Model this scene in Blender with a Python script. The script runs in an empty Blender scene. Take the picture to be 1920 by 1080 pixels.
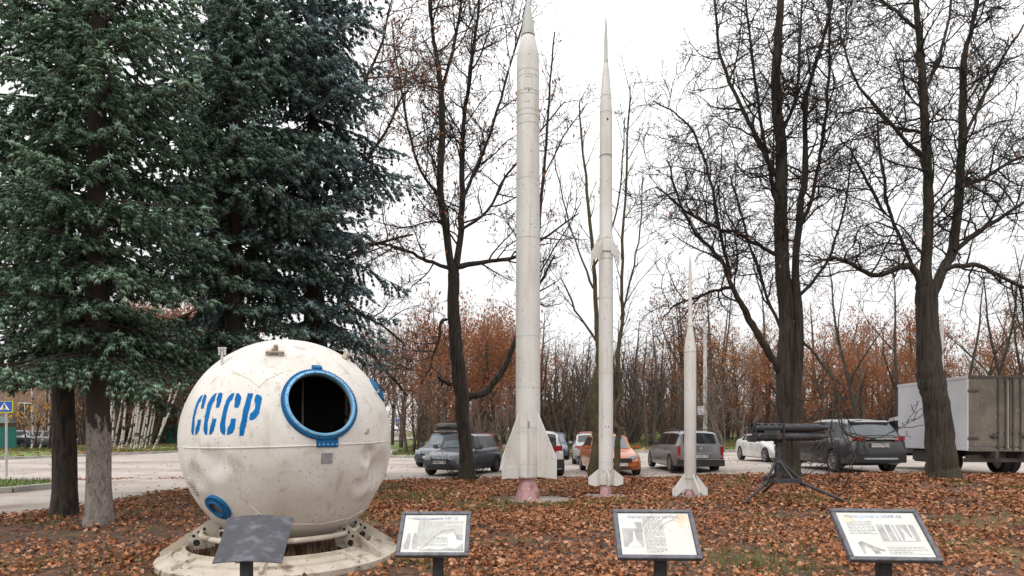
import bpy, bmesh, math, random
import numpy as np
from mathutils import Vector, Matrix
from mathutils.geometry import delaunay_2d_cdt

R = math.radians
SC = bpy.context.scene
COL = SC.collection
# ------------------------------------------------------------------ camera
F, CX, HY, CH = 1150.0, 960.0, 808.0, 1.6      # focal length in photo pixels, horizon row, eye height
cam_d = bpy.data.cameras.new('camera')
cam_d.sensor_width = 36.0
cam_d.lens = F / 1920.0 * 36.0
cam_d.shift_y = (HY - 540.0) / 1920.0
cam_d.clip_start = 0.1
cam_d.clip_end = 3000.0
cam = bpy.data.objects.new('camera', cam_d)
cam.location = (0, 0, CH)
cam.rotation_euler = (R(90), 0, 0)
COL.objects.link(cam)
SC.camera = cam
# ------------------------------------------------------------------ sky (overcast) and soft sun
SUN_EL, SUN_AZ = 48.0, 215.0
wd = bpy.data.worlds.new('World'); SC.world = wd; wd.use_nodes = True
nt = wd.node_tree; nt.nodes.clear()
def wn(t, **k):
    n = nt.nodes.new(t)
    for a, b in k.items(): setattr(n, a, b)
    return n
w_out = wn('ShaderNodeOutputWorld'); w_bg = wn('ShaderNodeBackground')
w_tc = wn('ShaderNodeTexCoord'); w_sep = wn('ShaderNodeSeparateXYZ')
w_clamp = wn('ShaderNodeClamp')
w_mul = wn('ShaderNodeMath', operation='MULTIPLY_ADD')       # overcast: L = Lz (1 + 2 sin e) / 3
SKY_LZ = 1.85
w_mul.inputs[1].default_value = SKY_LZ * 1.7 / 3; w_mul.inputs[2].default_value = SKY_LZ * 1.3 / 3
w_sky = wn('ShaderNodeTexSky', sky_type='NISHITA')
w_sky.sun_disc = False; w_sky.sun_elevation = R(SUN_EL); w_sky.sun_rotation = R(SUN_AZ)
w_sk2 = wn('ShaderNodeVectorMath', operation='SCALE'); w_sk2.inputs['Scale'].default_value = 0.08
w_cmb = wn('ShaderNodeVectorMath', operation='SCALE'); w_cmb.inputs[0].default_value = (1.0, 0.995, 1.0)
w_noise = wn('ShaderNodeTexNoise'); w_noise.inputs['Scale'].default_value = 1.6; w_noise.inputs['Detail'].default_value = 5
w_nr = wn('ShaderNodeMapRange'); w_nr.inputs[3].default_value = 0.88; w_nr.inputs[4].default_value = 1.10
w_nm = wn('ShaderNodeMath', operation='MULTIPLY')
w_mix = wn('ShaderNodeMix', data_type='RGBA'); w_mix.inputs[0].default_value = 0.06
L = nt.links.new
L(w_tc.outputs['Generated'], w_sep.inputs[0]); L(w_sep.outputs['Z'], w_clamp.inputs[0])
L(w_clamp.outputs[0], w_mul.inputs[0])
L(w_tc.outputs['Generated'], w_noise.inputs['Vector']); L(w_noise.outputs[0], w_nr.inputs[0])
L(w_mul.outputs[0], w_nm.inputs[0]); L(w_nr.outputs[0], w_nm.inputs[1])
L(w_nm.outputs[0], w_cmb.inputs['Scale'])
L(w_sky.outputs[0], w_sk2.inputs[0])
L(w_cmb.outputs[0], w_mix.inputs[6]); L(w_sk2.outputs[0], w_mix.inputs[7])
L(w_mix.outputs[2], w_bg.inputs[0]); w_bg.inputs[1].default_value = 1.0
L(w_bg.outputs[0], w_out.inputs[0])
sun_d = bpy.data.lights.new('sun', 'SUN'); sun_d.energy = 1.1; sun_d.angle = R(25); sun_d.color = (1.0, 0.96, 0.90)
sun = bpy.data.objects.new('sun', sun_d); COL.objects.link(sun)
_az, _el = R(SUN_AZ), R(SUN_EL)      # azimuth from +Y, clockwise: behind the camera, to the left
_dir = Vector((math.sin(_az) * math.cos(_el), math.cos(_az) * math.cos(_el), math.sin(_el)))
sun.rotation_euler = _dir.to_track_quat('Z', 'Y').to_euler()
vs = SC.view_settings
vs.view_transform = 'Standard'; vs.look = 'None'; vs.exposure = 0.16; vs.gamma = 1.0; vs.use_curve_mapping = False
SC.cycles.max_bounces = 5; SC.cycles.diffuse_bounces = 3; SC.cycles.glossy_bounces = 3
SC.cycles.transparent_max_bounces = 6; SC.cycles.caustics_reflective = False; SC.cycles.caustics_refractive = False

# ------------------------------------------------------------------ ground height and pixel helpers
def S(v, a, b):
    t = np.clip((np.asarray(v, float) - a) / (b - a), 0, 1)
    return t * t * (3 - 2 * t)
def gz(x, y):
    x = np.asarray(x, float); y = np.asarray(y, float)
    z = 0.30 * S(x, 4, 10) * S(y, 8, 17) * (1 - 0.5 * S(y, 21, 32))
    z = z + 0.12 * np.exp(-((x + 2.65) ** 2 + (y - 7.1) ** 2) / 5.0)
    z = z + S(y, 44, 80) * (0.5 + 1.0 * S(x, -8, 2)) + 1.2 * S(y, 80, 250)
    return z
LAWN_UP = 0.06
def lawn_z(x, y):
    x = np.asarray(x, float); y = np.asarray(y, float)
    b = 0.018 * (np.sin(1.9 * x + 0.7 * y) + np.sin(1.3 * y - 0.8 * x + 1.0) + 0.6 * np.sin(4.1 * x + 2.2) * np.sin(3.7 * y))
    return gz(x, y) + LAWN_UP + b
def W(px, py, d):
    return Vector(((px - CX) / F * d, d, CH - (py - HY) / F * d))
def pxx(px, d): return (px - CX) / F * d

# ------------------------------------------------------------------ materials
MATS = {}
def mat(name, c1, c2=None, rough=0.7, scale=6.0, detail=6.0, bump=0.0, bscale=None, metal=0.0, coat=0.0, spec=0.5,
        island=None, contrast=(0.35, 0.65), stretch=None, extra=None, trans=0.0):
    """noise-mixed principled material; island = list of colours picked per loose piece"""
    m = bpy.data.materials.new(name); m.use_nodes = True
    n = m.node_tree.nodes; l = m.node_tree.links
    b = n['Principled BSDF']
    b.inputs['Roughness'].default_value = rough; b.inputs['Metallic'].default_value = metal
    b.inputs['Coat Weight'].default_value = coat; b.inputs['Specular IOR Level'].default_value = spec
    b.inputs['Coat Roughness'].default_value = 0.06
    tc = n.new('ShaderNodeTexCoord'); vec = tc.outputs['Object']
    if stretch:
        mp = n.new('ShaderNodeMapping'); mp.inputs['Scale'].default_value = stretch
        l.new(vec, mp.inputs['Vector']); vec = mp.outputs[0]
    nz = n.new('ShaderNodeTexNoise'); nz.inputs['Scale'].default_value = scale; nz.inputs['Detail'].default_value = detail
    l.new(vec, nz.inputs['Vector'])
    mr = n.new('ShaderNodeMapRange'); mr.inputs[1].default_value = contrast[0]; mr.inputs[2].default_value = contrast[1]
    l.new(nz.outputs[0], mr.inputs[0])
    mx = n.new('ShaderNodeMix'); mx.data_type = 'RGBA'
    mx.inputs[6].default_value = (*c1, 1); mx.inputs[7].default_value = (*(c2 or c1), 1)
    l.new(mr.outputs[0], mx.inputs[0])
    col = mx.outputs[2]
    if island:
        g = n.new('ShaderNodeNewGeometry'); cr = n.new('ShaderNodeValToRGB')
        cr.color_ramp.interpolation = 'LINEAR'
        e = cr.color_ramp.elements
        while len(e) < len(island): e.new(0.5)
        for i, c in enumerate(island):
            e[i].position = i / (len(island) - 1); e[i].color = (*c, 1)
        l.new(g.outputs['Random Per Island'], cr.inputs[0])
        m2 = n.new('ShaderNodeMix'); m2.data_type = 'RGBA'; m2.blend_type = 'MULTIPLY'; m2.inputs[0].default_value = 1
        l.new(cr.outputs[0], m2.inputs[6]); l.new(col, m2.inputs[7]); col = m2.outputs[2]
    if extra: col = extra(n, l, vec, col, b)
    l.new(col, b.inputs['Base Color'])
    if trans:
        out = n['Material Output']; tb = n.new('ShaderNodeBsdfTranslucent'); ms = n.new('ShaderNodeMixShader')
        ms.inputs[0].default_value = trans
        l.new(col, tb.inputs[0]); l.new(b.outputs[0], ms.inputs[1]); l.new(tb.outputs[0], ms.inputs[2]); l.new(ms.outputs[0], out.inputs[0])
    if bump:
        nb = n.new('ShaderNodeTexNoise'); nb.inputs['Scale'].default_value = bscale or scale * 4; nb.inputs['Detail'].default_value = 8
        l.new(vec, nb.inputs['Vector'])
        bp = n.new('ShaderNodeBump'); bp.inputs['Strength'].default_value = bump; bp.inputs['Distance'].default_value = 0.02
        l.new(nb.outputs[0], bp.inputs['Height']); l.new(bp.outputs[0], b.inputs['Normal'])
    MATS[name] = m
    return m
def blend(n, l, a, colb, fac, mode='MIX'):
    m = n.new('ShaderNodeMix'); m.data_type = 'RGBA'; m.blend_type = mode
    l.new(a, m.inputs[6])
    if isinstance(colb, tuple): m.inputs[7].default_value = (*colb, 1)
    else: l.new(colb, m.inputs[7])
    if isinstance(fac, float): m.inputs[0].default_value = fac
    else: l.new(fac, m.inputs[0])
    return m.outputs[2]
def nfac(n, l, vec, scale, lo, hi, detail=6.0, stretch=None, dist=0.0):
    if stretch:
        mp = n.new('ShaderNodeMapping'); mp.inputs['Scale'].default_value = stretch; l.new(vec, mp.inputs['Vector']); vec = mp.outputs[0]
    t = n.new('ShaderNodeTexNoise'); t.inputs['Scale'].default_value = scale; t.inputs['Detail'].default_value = detail
    t.inputs['Distortion'].default_value = dist
    l.new(vec, t.inputs['Vector'])
    r = n.new('ShaderNodeMapRange'); r.inputs[1].default_value = lo; r.inputs[2].default_value = hi
    l.new(t.outputs[0], r.inputs[0]); return r.outputs[0]

def ex_asphalt(n, l, vec, col, b):
    col = blend(n, l, col, (0.20, 0.12, 0.075), nfac(n, l, vec, 0.5, 0.52, 0.78, 8))
    cr = nfac(n, l, vec, 0.9, 0.495, 0.505, 3, dist=1.5)      # thin crack lines where the noise crosses its middle
    c2 = nfac(n, l, vec, 0.9, 0.506, 0.496, 3, dist=1.5)
    mm = n.new('ShaderNodeMath'); mm.operation = 'MULTIPLY'; l.new(cr, mm.inputs[0]); l.new(c2, mm.inputs[1])
    col = blend(n, l, col, (0.10, 0.085, 0.075), mm.outputs[0])
    return blend(n, l, col, (0.25, 0.215, 0.19), nfac(n, l, vec, 0.16, 0.45, 0.7, 4, stretch=(0.5, 2.0, 1)))
mat('asphalt', (0.40, 0.345, 0.305), (0.48, 0.425, 0.385), 0.9, 3.0, 10, bump=0.25, bscale=40, extra=ex_asphalt)
def ex_soil(n, l, vec, col, b):
    col = blend(n, l, col, (0.085, 0.095, 0.03), nfac(n, l, vec, 0.55, 0.53, 0.62, 5))
    return blend(n, l, col, (0.16, 0.07, 0.035), nfac(n, l, vec, 9, 0.45, 0.62, 6))
mat('soil', (0.042, 0.027, 0.019), (0.075, 0.047, 0.032), 0.95, 5, 10, bump=0.6, bscale=25, extra=ex_soil)
def ex_verge(n, l, vec, col, b):
    return blend(n, l, col, (0.13, 0.20, 0.045), nfac(n, l, vec, 0.16, 0.42, 0.52, 6, stretch=(0.6, 1.2, 1)))
mat('verge', (0.17, 0.075, 0.035), (0.11, 0.065, 0.035), 0.95, 1.2, 10, bump=0.5, bscale=14, extra=ex_verge)
mat('kerb', (0.30, 0.28, 0.26), (0.42, 0.40, 0.37), 0.9, 4, 8, bump=0.3)
mat('concrete', (0.25, 0.21, 0.18), (0.34, 0.29, 0.25), 0.92, 5, 9, bump=0.4)
LEAFC = [(0.095, 0.037, 0.018), (0.42, 0.155, 0.060), (0.22, 0.080, 0.034), (0.56, 0.26, 0.125), (0.135, 0.053, 0.026), (0.46, 0.165, 0.055), (0.65, 0.39, 0.235)]
mat('leaf', (0.8, 0.8, 0.8), (1, 1, 1), 0.75, 9, 4, island=LEAFC, trans=0.12)
mat('rust_leaf', (0.8, 0.8, 0.8), (1, 1, 1), 0.8, 2, 4, island=[(0.24, 0.088, 0.042), (0.40, 0.15, 0.058), (0.29, 0.11, 0.055), (0.48, 0.20, 0.075)], trans=0.25)
mat('brown_leaf', (0.8, 0.8, 0.8), (1, 1, 1), 0.8, 2, 4, island=[(0.18, 0.11, 0.075), (0.30, 0.145, 0.08), (0.22, 0.125, 0.085), (0.34, 0.17, 0.085)], trans=0.2)
mat('amber_leaf', (0.8, 0.8, 0.8), (1, 1, 1), 0.8, 2, 4, island=[(0.34, 0.14, 0.045), (0.50, 0.22, 0.06), (0.40, 0.19, 0.08), (0.46, 0.26, 0.12)], trans=0.25)
mat('yellow_leaf', (0.8, 0.8, 0.8), (1, 1, 1), 0.8, 2, 4, island=[(0.55, 0.27, 0.04), (0.66, 0.38, 0.07), (0.45, 0.2, 0.04)], trans=0.25)
mat('grass', (0.8, 0.8, 0.8), (1, 1, 1), 0.8, 4, 4, island=[(0.09, 0.13, 0.03), (0.16, 0.21, 0.05), (0.12, 0.15, 0.045), (0.22, 0.20, 0.08)], trans=0.2)
mat('dry_grass', (0.8, 0.8, 0.8), (1, 1, 1), 0.8, 4, 4, island=[(0.16, 0.09, 0.05), (0.28, 0.18, 0.10), (0.12, 0.07, 0.04)], trans=0.1)
def ex_bark(n, l, vec, col, b):
    col = blend(n, l, col, (0.018, 0.013, 0.010), nfac(n, l, vec, 20, 0.52, 0.60, 8, stretch=(1, 1, 0.22)))
    return blend(n, l, col, (0.045, 0.046, 0.020), nfac(n, l, vec, 1.1, 0.52, 0.75, 5))
mat('bark', (0.032, 0.024, 0.019), (0.058, 0.045, 0.036), 0.95, 12, 9, bump=1.0, bscale=30, stretch=(1, 1, 0.25), extra=ex_bark)
mat('twig', (0.020, 0.015, 0.014), (0.034, 0.025, 0.022), 0.9, 4, 4)
mat('twig_grey', (0.13, 0.105, 0.095), (0.19, 0.15, 0.13), 0.9, 4, 4)
mat('bark_far', (0.062, 0.048, 0.040), (0.10, 0.078, 0.066), 0.95, 3, 6)
mat('twig_far', (0.050, 0.040, 0.037), (0.085, 0.066, 0.06), 0.9, 3, 4)
mat('twig_brown', (0.12, 0.085, 0.070), (0.18, 0.125, 0.10), 0.9, 4, 4)
def ex_mossbark(n, l, vec, col, b):
    return blend(n, l, col, (0.10, 0.085, 0.03), nfac(n, l, vec, 5, 0.45, 0.65, 6))
mat('moss_bark', (0.06, 0.05, 0.03), (0.10, 0.085, 0.05), 0.95, 9, 8, bump=0.8, extra=ex_mossbark)
def ex_spr(n, l, vec, col, b):
    return blend(n, l, col, (0.022, 0.015, 0.012), nfac(n, l, vec, 16, 0.5, 0.6, 8, stretch=(1, 1, 0.45)))
mat('spruce_bark', (0.036, 0.027, 0.023), (0.06, 0.045, 0.038), 0.95, 10, 9, bump=1.0, bscale=26, stretch=(1, 1, 0.4), extra=ex_spr)
def ex_lime(n, l, vec, col, b):
    col = blend(n, l, col, (0.11, 0.088, 0.075), nfac(n, l, vec, 34, 0.54, 0.66, 9))
    # limewash reaches about 1.6 m up, with a ragged worn edge
    tc = [q for q in n if q.type == 'TEX_COORD'][0]; sp = n.new('ShaderNodeSeparateXYZ'); l.new(tc.outputs['Object'], sp.inputs[0])
    e = n.new('ShaderNodeMapRange'); e.inputs[1].default_value = 1.45; e.inputs[2].default_value = 1.80; l.new(sp.outputs['Z'], e.inputs[0])
    ad = n.new('ShaderNodeMath'); ad.operation = 'ADD'; l.new(e.outputs[0], ad.inputs[0]); l.new(nfac(n, l, vec, 14, 0.3, 0.7, 8), ad.inputs[1])
    st = n.new('ShaderNodeMapRange'); st.inputs[1].default_value = 0.85; st.inputs[2].default_value = 1.1; l.new(ad.outputs[0], st.inputs[0])
    dk = blend(n, l, col, (0.042, 0.031, 0.026), 1.0)
    return blend(n, l, col, dk, st.outputs[0])
mat('limed_bark', (0.30, 0.265, 0.245), (0.20, 0.17, 0.15), 0.95, 14, 9, bump=1.0, bscale=30, stretch=(1, 1, 0.4), extra=ex_lime)
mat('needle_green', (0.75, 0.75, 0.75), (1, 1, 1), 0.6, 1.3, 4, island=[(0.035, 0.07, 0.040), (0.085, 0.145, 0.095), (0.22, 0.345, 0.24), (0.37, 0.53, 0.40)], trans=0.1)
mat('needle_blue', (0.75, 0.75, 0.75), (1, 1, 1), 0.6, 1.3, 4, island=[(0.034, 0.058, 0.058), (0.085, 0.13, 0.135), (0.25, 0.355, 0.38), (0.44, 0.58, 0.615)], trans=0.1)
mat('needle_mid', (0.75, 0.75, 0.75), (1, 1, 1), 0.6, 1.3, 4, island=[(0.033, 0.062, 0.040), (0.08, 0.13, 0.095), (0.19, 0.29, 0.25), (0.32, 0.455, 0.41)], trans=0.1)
def ex_birch(n, l, vec, col, b):
    return blend(n, l, col, (0.05, 0.04, 0.035), nfac(n, l, vec, 2.6, 0.50, 0.56, 4, stretch=(1.4, 1.4, 2.2)))
mat('birch_bark', (0.62, 0.58, 0.54), (0.45, 0.40, 0.36), 0.85, 6, 6, extra=ex_birch)
def ex_caps(n, l, vec, col, b):
    col = blend(n, l, col, (0.56, 0.505, 0.435), nfac(n, l, vec, 1.6, 0.50, 0.85, 9, dist=0.6))
    col = blend(n, l, col, (0.47, 0.415, 0.35), nfac(n, l, vec, 6.0, 0.57, 0.82, 12, dist=0.8))
    col = blend(n, l, col, (0.16, 0.115, 0.08), nfac(n, l, vec, 40, 0.66, 0.72, 4))
    col = blend(n, l, col, (0.46, 0.36, 0.255), nfac(n, l, vec, 3.0, 0.60, 0.80, 8, stretch=(2.2, 2.2, 0.5)))
    cr = nfac(n, l, vec, 2.6, 0.497, 0.502, 4, dist=2.0); c2 = nfac(n, l, vec, 2.6, 0.503, 0.498, 4, dist=2.0)
    mm = n.new('ShaderNodeMath'); mm.operation = 'MULTIPLY'; l.new(cr, mm.inputs[0]); l.new(c2, mm.inputs[1])
    return blend(n, l, col, (0.22, 0.17, 0.12), mm.outputs[0])
mat('capsule_paint', (0.735, 0.708, 0.67), (0.665, 0.63, 0.582), 0.62, 2.2, 9, bump=0.12, bscale=9, extra=ex_caps)
def ex_stand(n, l, vec, col, b):
    col = blend(n, l, col, (0.20, 0.15, 0.10), nfac(n, l, vec, 5, 0.55, 0.70, 9))
    return blend(n, l, col, (0.10, 0.06, 0.04), nfac(n, l, vec, 22, 0.63, 0.68, 4))
mat('stand_paint', (0.56, 0.50, 0.42), (0.44, 0.38, 0.30), 0.7, 4, 8, bump=0.25, extra=ex_stand)
mat('lining_brown', (0.09, 0.08, 0.072), (0.065, 0.055, 0.05), 0.9, 3)  # dark brown of the capsule's inner lining
def ex_blue(n, l, vec, col, b):
    return blend(n, l, col, (0.20, 0.42, 0.66), nfac(n, l, vec, 9, 0.68, 0.78, 6))
mat('blue_paint', (0.006, 0.125, 0.315), (0.004, 0.095, 0.25), 0.6, 6, 6, bump=0.1, spec=0.3)
mat('letter_paint', (0.0, 0.118, 0.36), (0.003, 0.155, 0.43), 0.7, spec=0.15, scale=7, detail=6, extra=ex_blue)
mat('pale_blue', (0.16, 0.42, 0.68), (0.22, 0.48, 0.72), 0.5, 6, 6)
mat('dull_glass', (0.12, 0.10, 0.08), (0.16, 0.14, 0.11), 0.35, 6)
mat('grey_metal', (0.24, 0.24, 0.25), (0.32, 0.32, 0.33), 0.6, 20, 6, bump=0.2)
def ex_rocket(n, l, vec, col, b):
    col = blend(n, l, col, (0.54, 0.485, 0.42), nfac(n, l, vec, 1.1, 0.50, 0.80, 9, stretch=(3, 3, 0.6)))
    col = blend(n, l, col, (0.47, 0.42, 0.36), nfac(n, l, vec, 5, 0.58, 0.78, 6, stretch=(2.4, 2.4, 0.10)))
    return blend(n, l, col, (0.14, 0.09, 0.06), nfac(n, l, vec, 22, 0.67, 0.71, 4))
mat('rocket_paint', (0.71, 0.695, 0.67), (0.64, 0.62, 0.59), 0.55, 1.2, 8, bump=0.06, bscale=12, extra=ex_rocket)
mat('rocket_grey', (0.56, 0.55, 0.53), (0.48, 0.47, 0.45), 0.55, 2, 8)
def ex_pink(n, l, vec, col, b):
    col = blend(n, l, col, (0.30, 0.11, 0.09), nfac(n, l, vec, 6, 0.55, 0.68, 8, stretch=(1, 1, 0.5)))
    return blend(n, l, col, (0.62, 0.55, 0.52), nfac(n, l, vec, 11, 0.60, 0.68, 6))
mat('pink_paint', (0.50, 0.30, 0.31), (0.42, 0.23, 0.25), 0.7, 7, 8, bump=0.2, extra=ex_pink)
mat('dark_hole', (0.02, 0.018, 0.016), None, 0.9)
def ex_gun(n, l, vec, col, b):
    col = blend(n, l, col, (0.12, 0.075, 0.066), nfac(n, l, vec, 7, 0.60, 0.72, 8))
    return blend(n, l, col, (0.12, 0.12, 0.125), nfac(n, l, vec, 16, 0.60, 0.74, 6))
mat('launcher_paint', (0.022, 0.022, 0.027), (0.040, 0.040, 0.047), 0.55, 4, 6, bump=0.1, extra=ex_gun)
mat('frame_paint', (0.075, 0.075, 0.086), (0.14, 0.14, 0.158), 0.55, 26, 8, bump=0.25)
mat('post_paint', (0.022, 0.021, 0.024), (0.04, 0.038, 0.042), 0.6, 20, 6, bump=0.2)
def ex_rustplate(n, l, vec, col, b):
    col = blend(n, l, col, (0.12, 0.08, 0.07), nfac(n, l, vec, 5, 0.63, 0.78, 8, stretch=(3, 1, 1)))
    return blend(n, l, col, (0.17, 0.17, 0.20), nfac(n, l, vec, 7, 0.52, 0.74, 9, stretch=(1.0, 3, 1)))
mat('bare_plate', (0.038, 0.039, 0.050), (0.062, 0.063, 0.078), 0.6, 8, 8, bump=0.15, extra=ex_rustplate)
def ex_paper(n, l, vec, col, b):
    col = blend(n, l, col, (0.62, 0.76, 0.78), nfac(n, l, vec, 5, 0.55, 0.72, 3))
    col = blend(n, l, col, (0.52, 0.40, 0.27), nfac(n, l, vec, 4.0, 0.66, 0.80, 7))
    cr = nfac(n, l, vec, 3.2, 0.496, 0.503, 2, dist=0.5); c2 = nfac(n, l, vec, 3.2, 0.504, 0.497, 2, dist=0.5)
    mm = n.new('ShaderNodeMath'); mm.operation = 'MULTIPLY'; l.new(cr, mm.inputs[0]); l.new(c2, mm.inputs[1])
    return blend(n, l, col, (0.42, 0.38, 0.33), mm.outputs[0])
mat('paper', (0.63, 0.63, 0.595), (0.57, 0.57, 0.53), 0.35, 6, 6, extra=ex_paper)
mat('stain', (0.60, 0.47, 0.33), (0.70, 0.64, 0.54), 0.5, 9, 8)
mat('stain_blue', (0.50, 0.66, 0.70), (0.66, 0.72, 0.72), 0.4, 7, 6)
mat('print_title', (0.13, 0.115, 0.26), (0.34, 0.32, 0.44), 0.5, 12)
mat('print_text', (0.24, 0.23, 0.23), (0.42, 0.41, 0.40), 0.5, 20)
mat('print_grey', (0.32, 0.31, 0.31), (0.46, 0.44, 0.42), 0.5, 14, 8)
mat('print_white', (0.70, 0.70, 0.68), (0.62, 0.62, 0.6), 0.5, 14)
def carpaint(name, c, rough=0.32):
    d = tuple(v * 0.72 + 0.012 for v in c)
    mat(name, c, d, rough, 1.1, 6, coat=0.7, spec=0.5)
carpaint('paint_darkblue', (0.048, 0.053, 0.074)); carpaint('paint_midblue', (0.05, 0.065, 0.10)); carpaint('paint_red', (0.30, 0.025, 0.025))
carpaint('paint_white', (0.72, 0.71, 0.70)); carpaint('paint_silver', (0.42, 0.41, 0.40)); carpaint('paint_orange', (0.56, 0.135, 0.022))
carpaint('paint_grey', (0.165, 0.162, 0.168)); carpaint('paint_suv', (0.022, 0.022, 0.026)); carpaint('paint_maroon', (0.25, 0.05, 0.05))
mat('car_glass', (0.010, 0.012, 0.014), (0.018, 0.02, 0.022), 0.06, 3, spec=0.5)
mat('car_glass_front', (0.20, 0.235, 0.25), (0.14, 0.165, 0.18), 0.08, 3, spec=0.6)
mat('car_glass_mid', (0.10, 0.12, 0.13), (0.07, 0.085, 0.092), 0.07, 3, spec=0.6)
mat('black_plastic', (0.018, 0.018, 0.019), (0.03, 0.03, 0.03), 0.6, 8)
mat('tyre', (0.016, 0.016, 0.016), (0.035, 0.032, 0.03), 0.85, 8)
mat('alloy', (0.42, 0.42, 0.43), (0.30, 0.30, 0.31), 0.35, 8, metal=0.6)
mat('chrome', (0.62, 0.62, 0.63), None, 0.2, 4, metal=0.9)
mat('red_lamp', (0.42, 0.012, 0.02), (0.30, 0.01, 0.015), 0.15, 5, coat=0.6)
mat('clear_lamp', (0.52, 0.55, 0.57), (0.38, 0.41, 0.44), 0.12, 8, coat=0.6)
mat('plate_white', (0.66, 0.66, 0.64), (0.55, 0.55, 0.52), 0.5, 20)
mat('plate_ink', (0.03, 0.03, 0.035), None, 0.6)
mat('box_white', (0.66, 0.66, 0.69), (0.58, 0.58, 0.60), 0.5, 1.5, 6)
def ex_dirt(n, l, vec, col, b):
    col = blend(n, l, col, (0.12, 0.10, 0.085), nfac(n, l, vec, 2.2, 0.45, 0.75, 8, stretch=(1, 1, 0.5)))
    return blend(n, l, col, (0.36, 0.33, 0.30), nfac(n, l, vec, 6, 0.62, 0.74, 8, stretch=(1, 3, 1)))
mat('box_dirty', (0.145, 0.122, 0.098), (0.20, 0.172, 0.142), 0.8, 2.4, 8, extra=ex_dirt)
mat('steel_dark', (0.06, 0.055, 0.05), (0.10, 0.085, 0.075), 0.7, 8)
mat('pole_concrete', (0.52, 0.50, 0.49), (0.42, 0.40, 0.39), 0.9, 5, 8)
mat('galv', (0.46, 0.48, 0.51), (0.38, 0.40, 0.43), 0.5, 8, 6, metal=0.3)
mat('sign_blue', (0.015, 0.08, 0.42), None, 0.4); mat('sign_white', (0.75, 0.75, 0.75), None, 0.4)
mat('sign_yellow', (0.62, 0.66, 0.02), None, 0.4); mat('sign_black', (0.02, 0.02, 0.022), None, 0.5)
def ex_brick(n, l, vec, col, b):
    return blend(n, l, col, (0.16, 0.10, 0.08), nfac(n, l, vec, 7, 0.52, 0.62, 2, stretch=(1, 1, 3.2)))
mat('brick', (0.24, 0.15, 0.12), (0.30, 0.20, 0.16), 0.9, 3, 8, extra=ex_brick)
mat('fence_green', (0.012, 0.13, 0.11), (0.02, 0.17, 0.14), 0.6, 3)
mat('roof_grey', (0.22, 0.26, 0.26), None, 0.7, 4)
mat('cable', (0.03, 0.03, 0.03), None, 0.7)

# ------------------------------------------------------------------ mesh helpers
def fast_mesh(name, V, Fs):
    """V (n,3); Fs list of int arrays (m,k)"""
    me = bpy.data.meshes.new(name)
    V = np.ascontiguousarray(V, dtype=np.float32)
    Fs = [np.asarray(f, dtype=np.int32) for f in Fs if len(f)]
    me.vertices.add(len(V)); me.vertices.foreach_set('co', V.ravel())
    nl = sum(f.size for f in Fs); npol = sum(len(f) for f in Fs)
    me.loops.add(nl); me.polygons.add(npol)
    me.loops.foreach_set('vertex_index', np.concatenate([f.ravel() for f in Fs]))
    starts = []; o = 0
    for f in Fs:
        k = f.shape[1]; starts.append(o + np.arange(len(f)) * k); o += f.size
    me.polygons.foreach_set('loop_start', np.concatenate(starts).astype(np.int32))
    me.update(calc_edges=True)
    return me
def smooth(me, ang=40):
    me.polygons.foreach_set('use_smooth', np.ones(len(me.polygons), dtype=bool))
    if ang < 180: me.set_sharp_from_angle(angle=R(ang))
def link(name, me, m, parent=None, sm=40):
    if m is not None and not me.materials: me.materials.append(MATS[m] if isinstance(m, str) else m)
    if sm: smooth(me, sm)
    o = bpy.data.objects.new(name, me); COL.objects.link(o)
    if parent is not None: o.parent = parent
    return o
def tag(o, label=None, cat=None, group=None, kind=None):
    if label: o['label'] = label
    if cat: o['category'] = cat
    if group: o['group'] = group
    if kind: o['kind'] = kind
    return o
def empty(name, loc, rz=0.0, label=None, cat=None, group=None):
    o = bpy.data.objects.new(name, None); COL.objects.link(o)
    o.location = loc; o.rotation_euler = (0, 0, rz); o.empty_display_size = 0.2
    return tag(o, label, cat, group)
def copy_tree(o, parent=None):
    c = o.copy(); COL.objects.link(c)
    if parent is not None: c.parent = parent
    for ch in list(o.children): copy_tree(ch, c)
    return c
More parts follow.
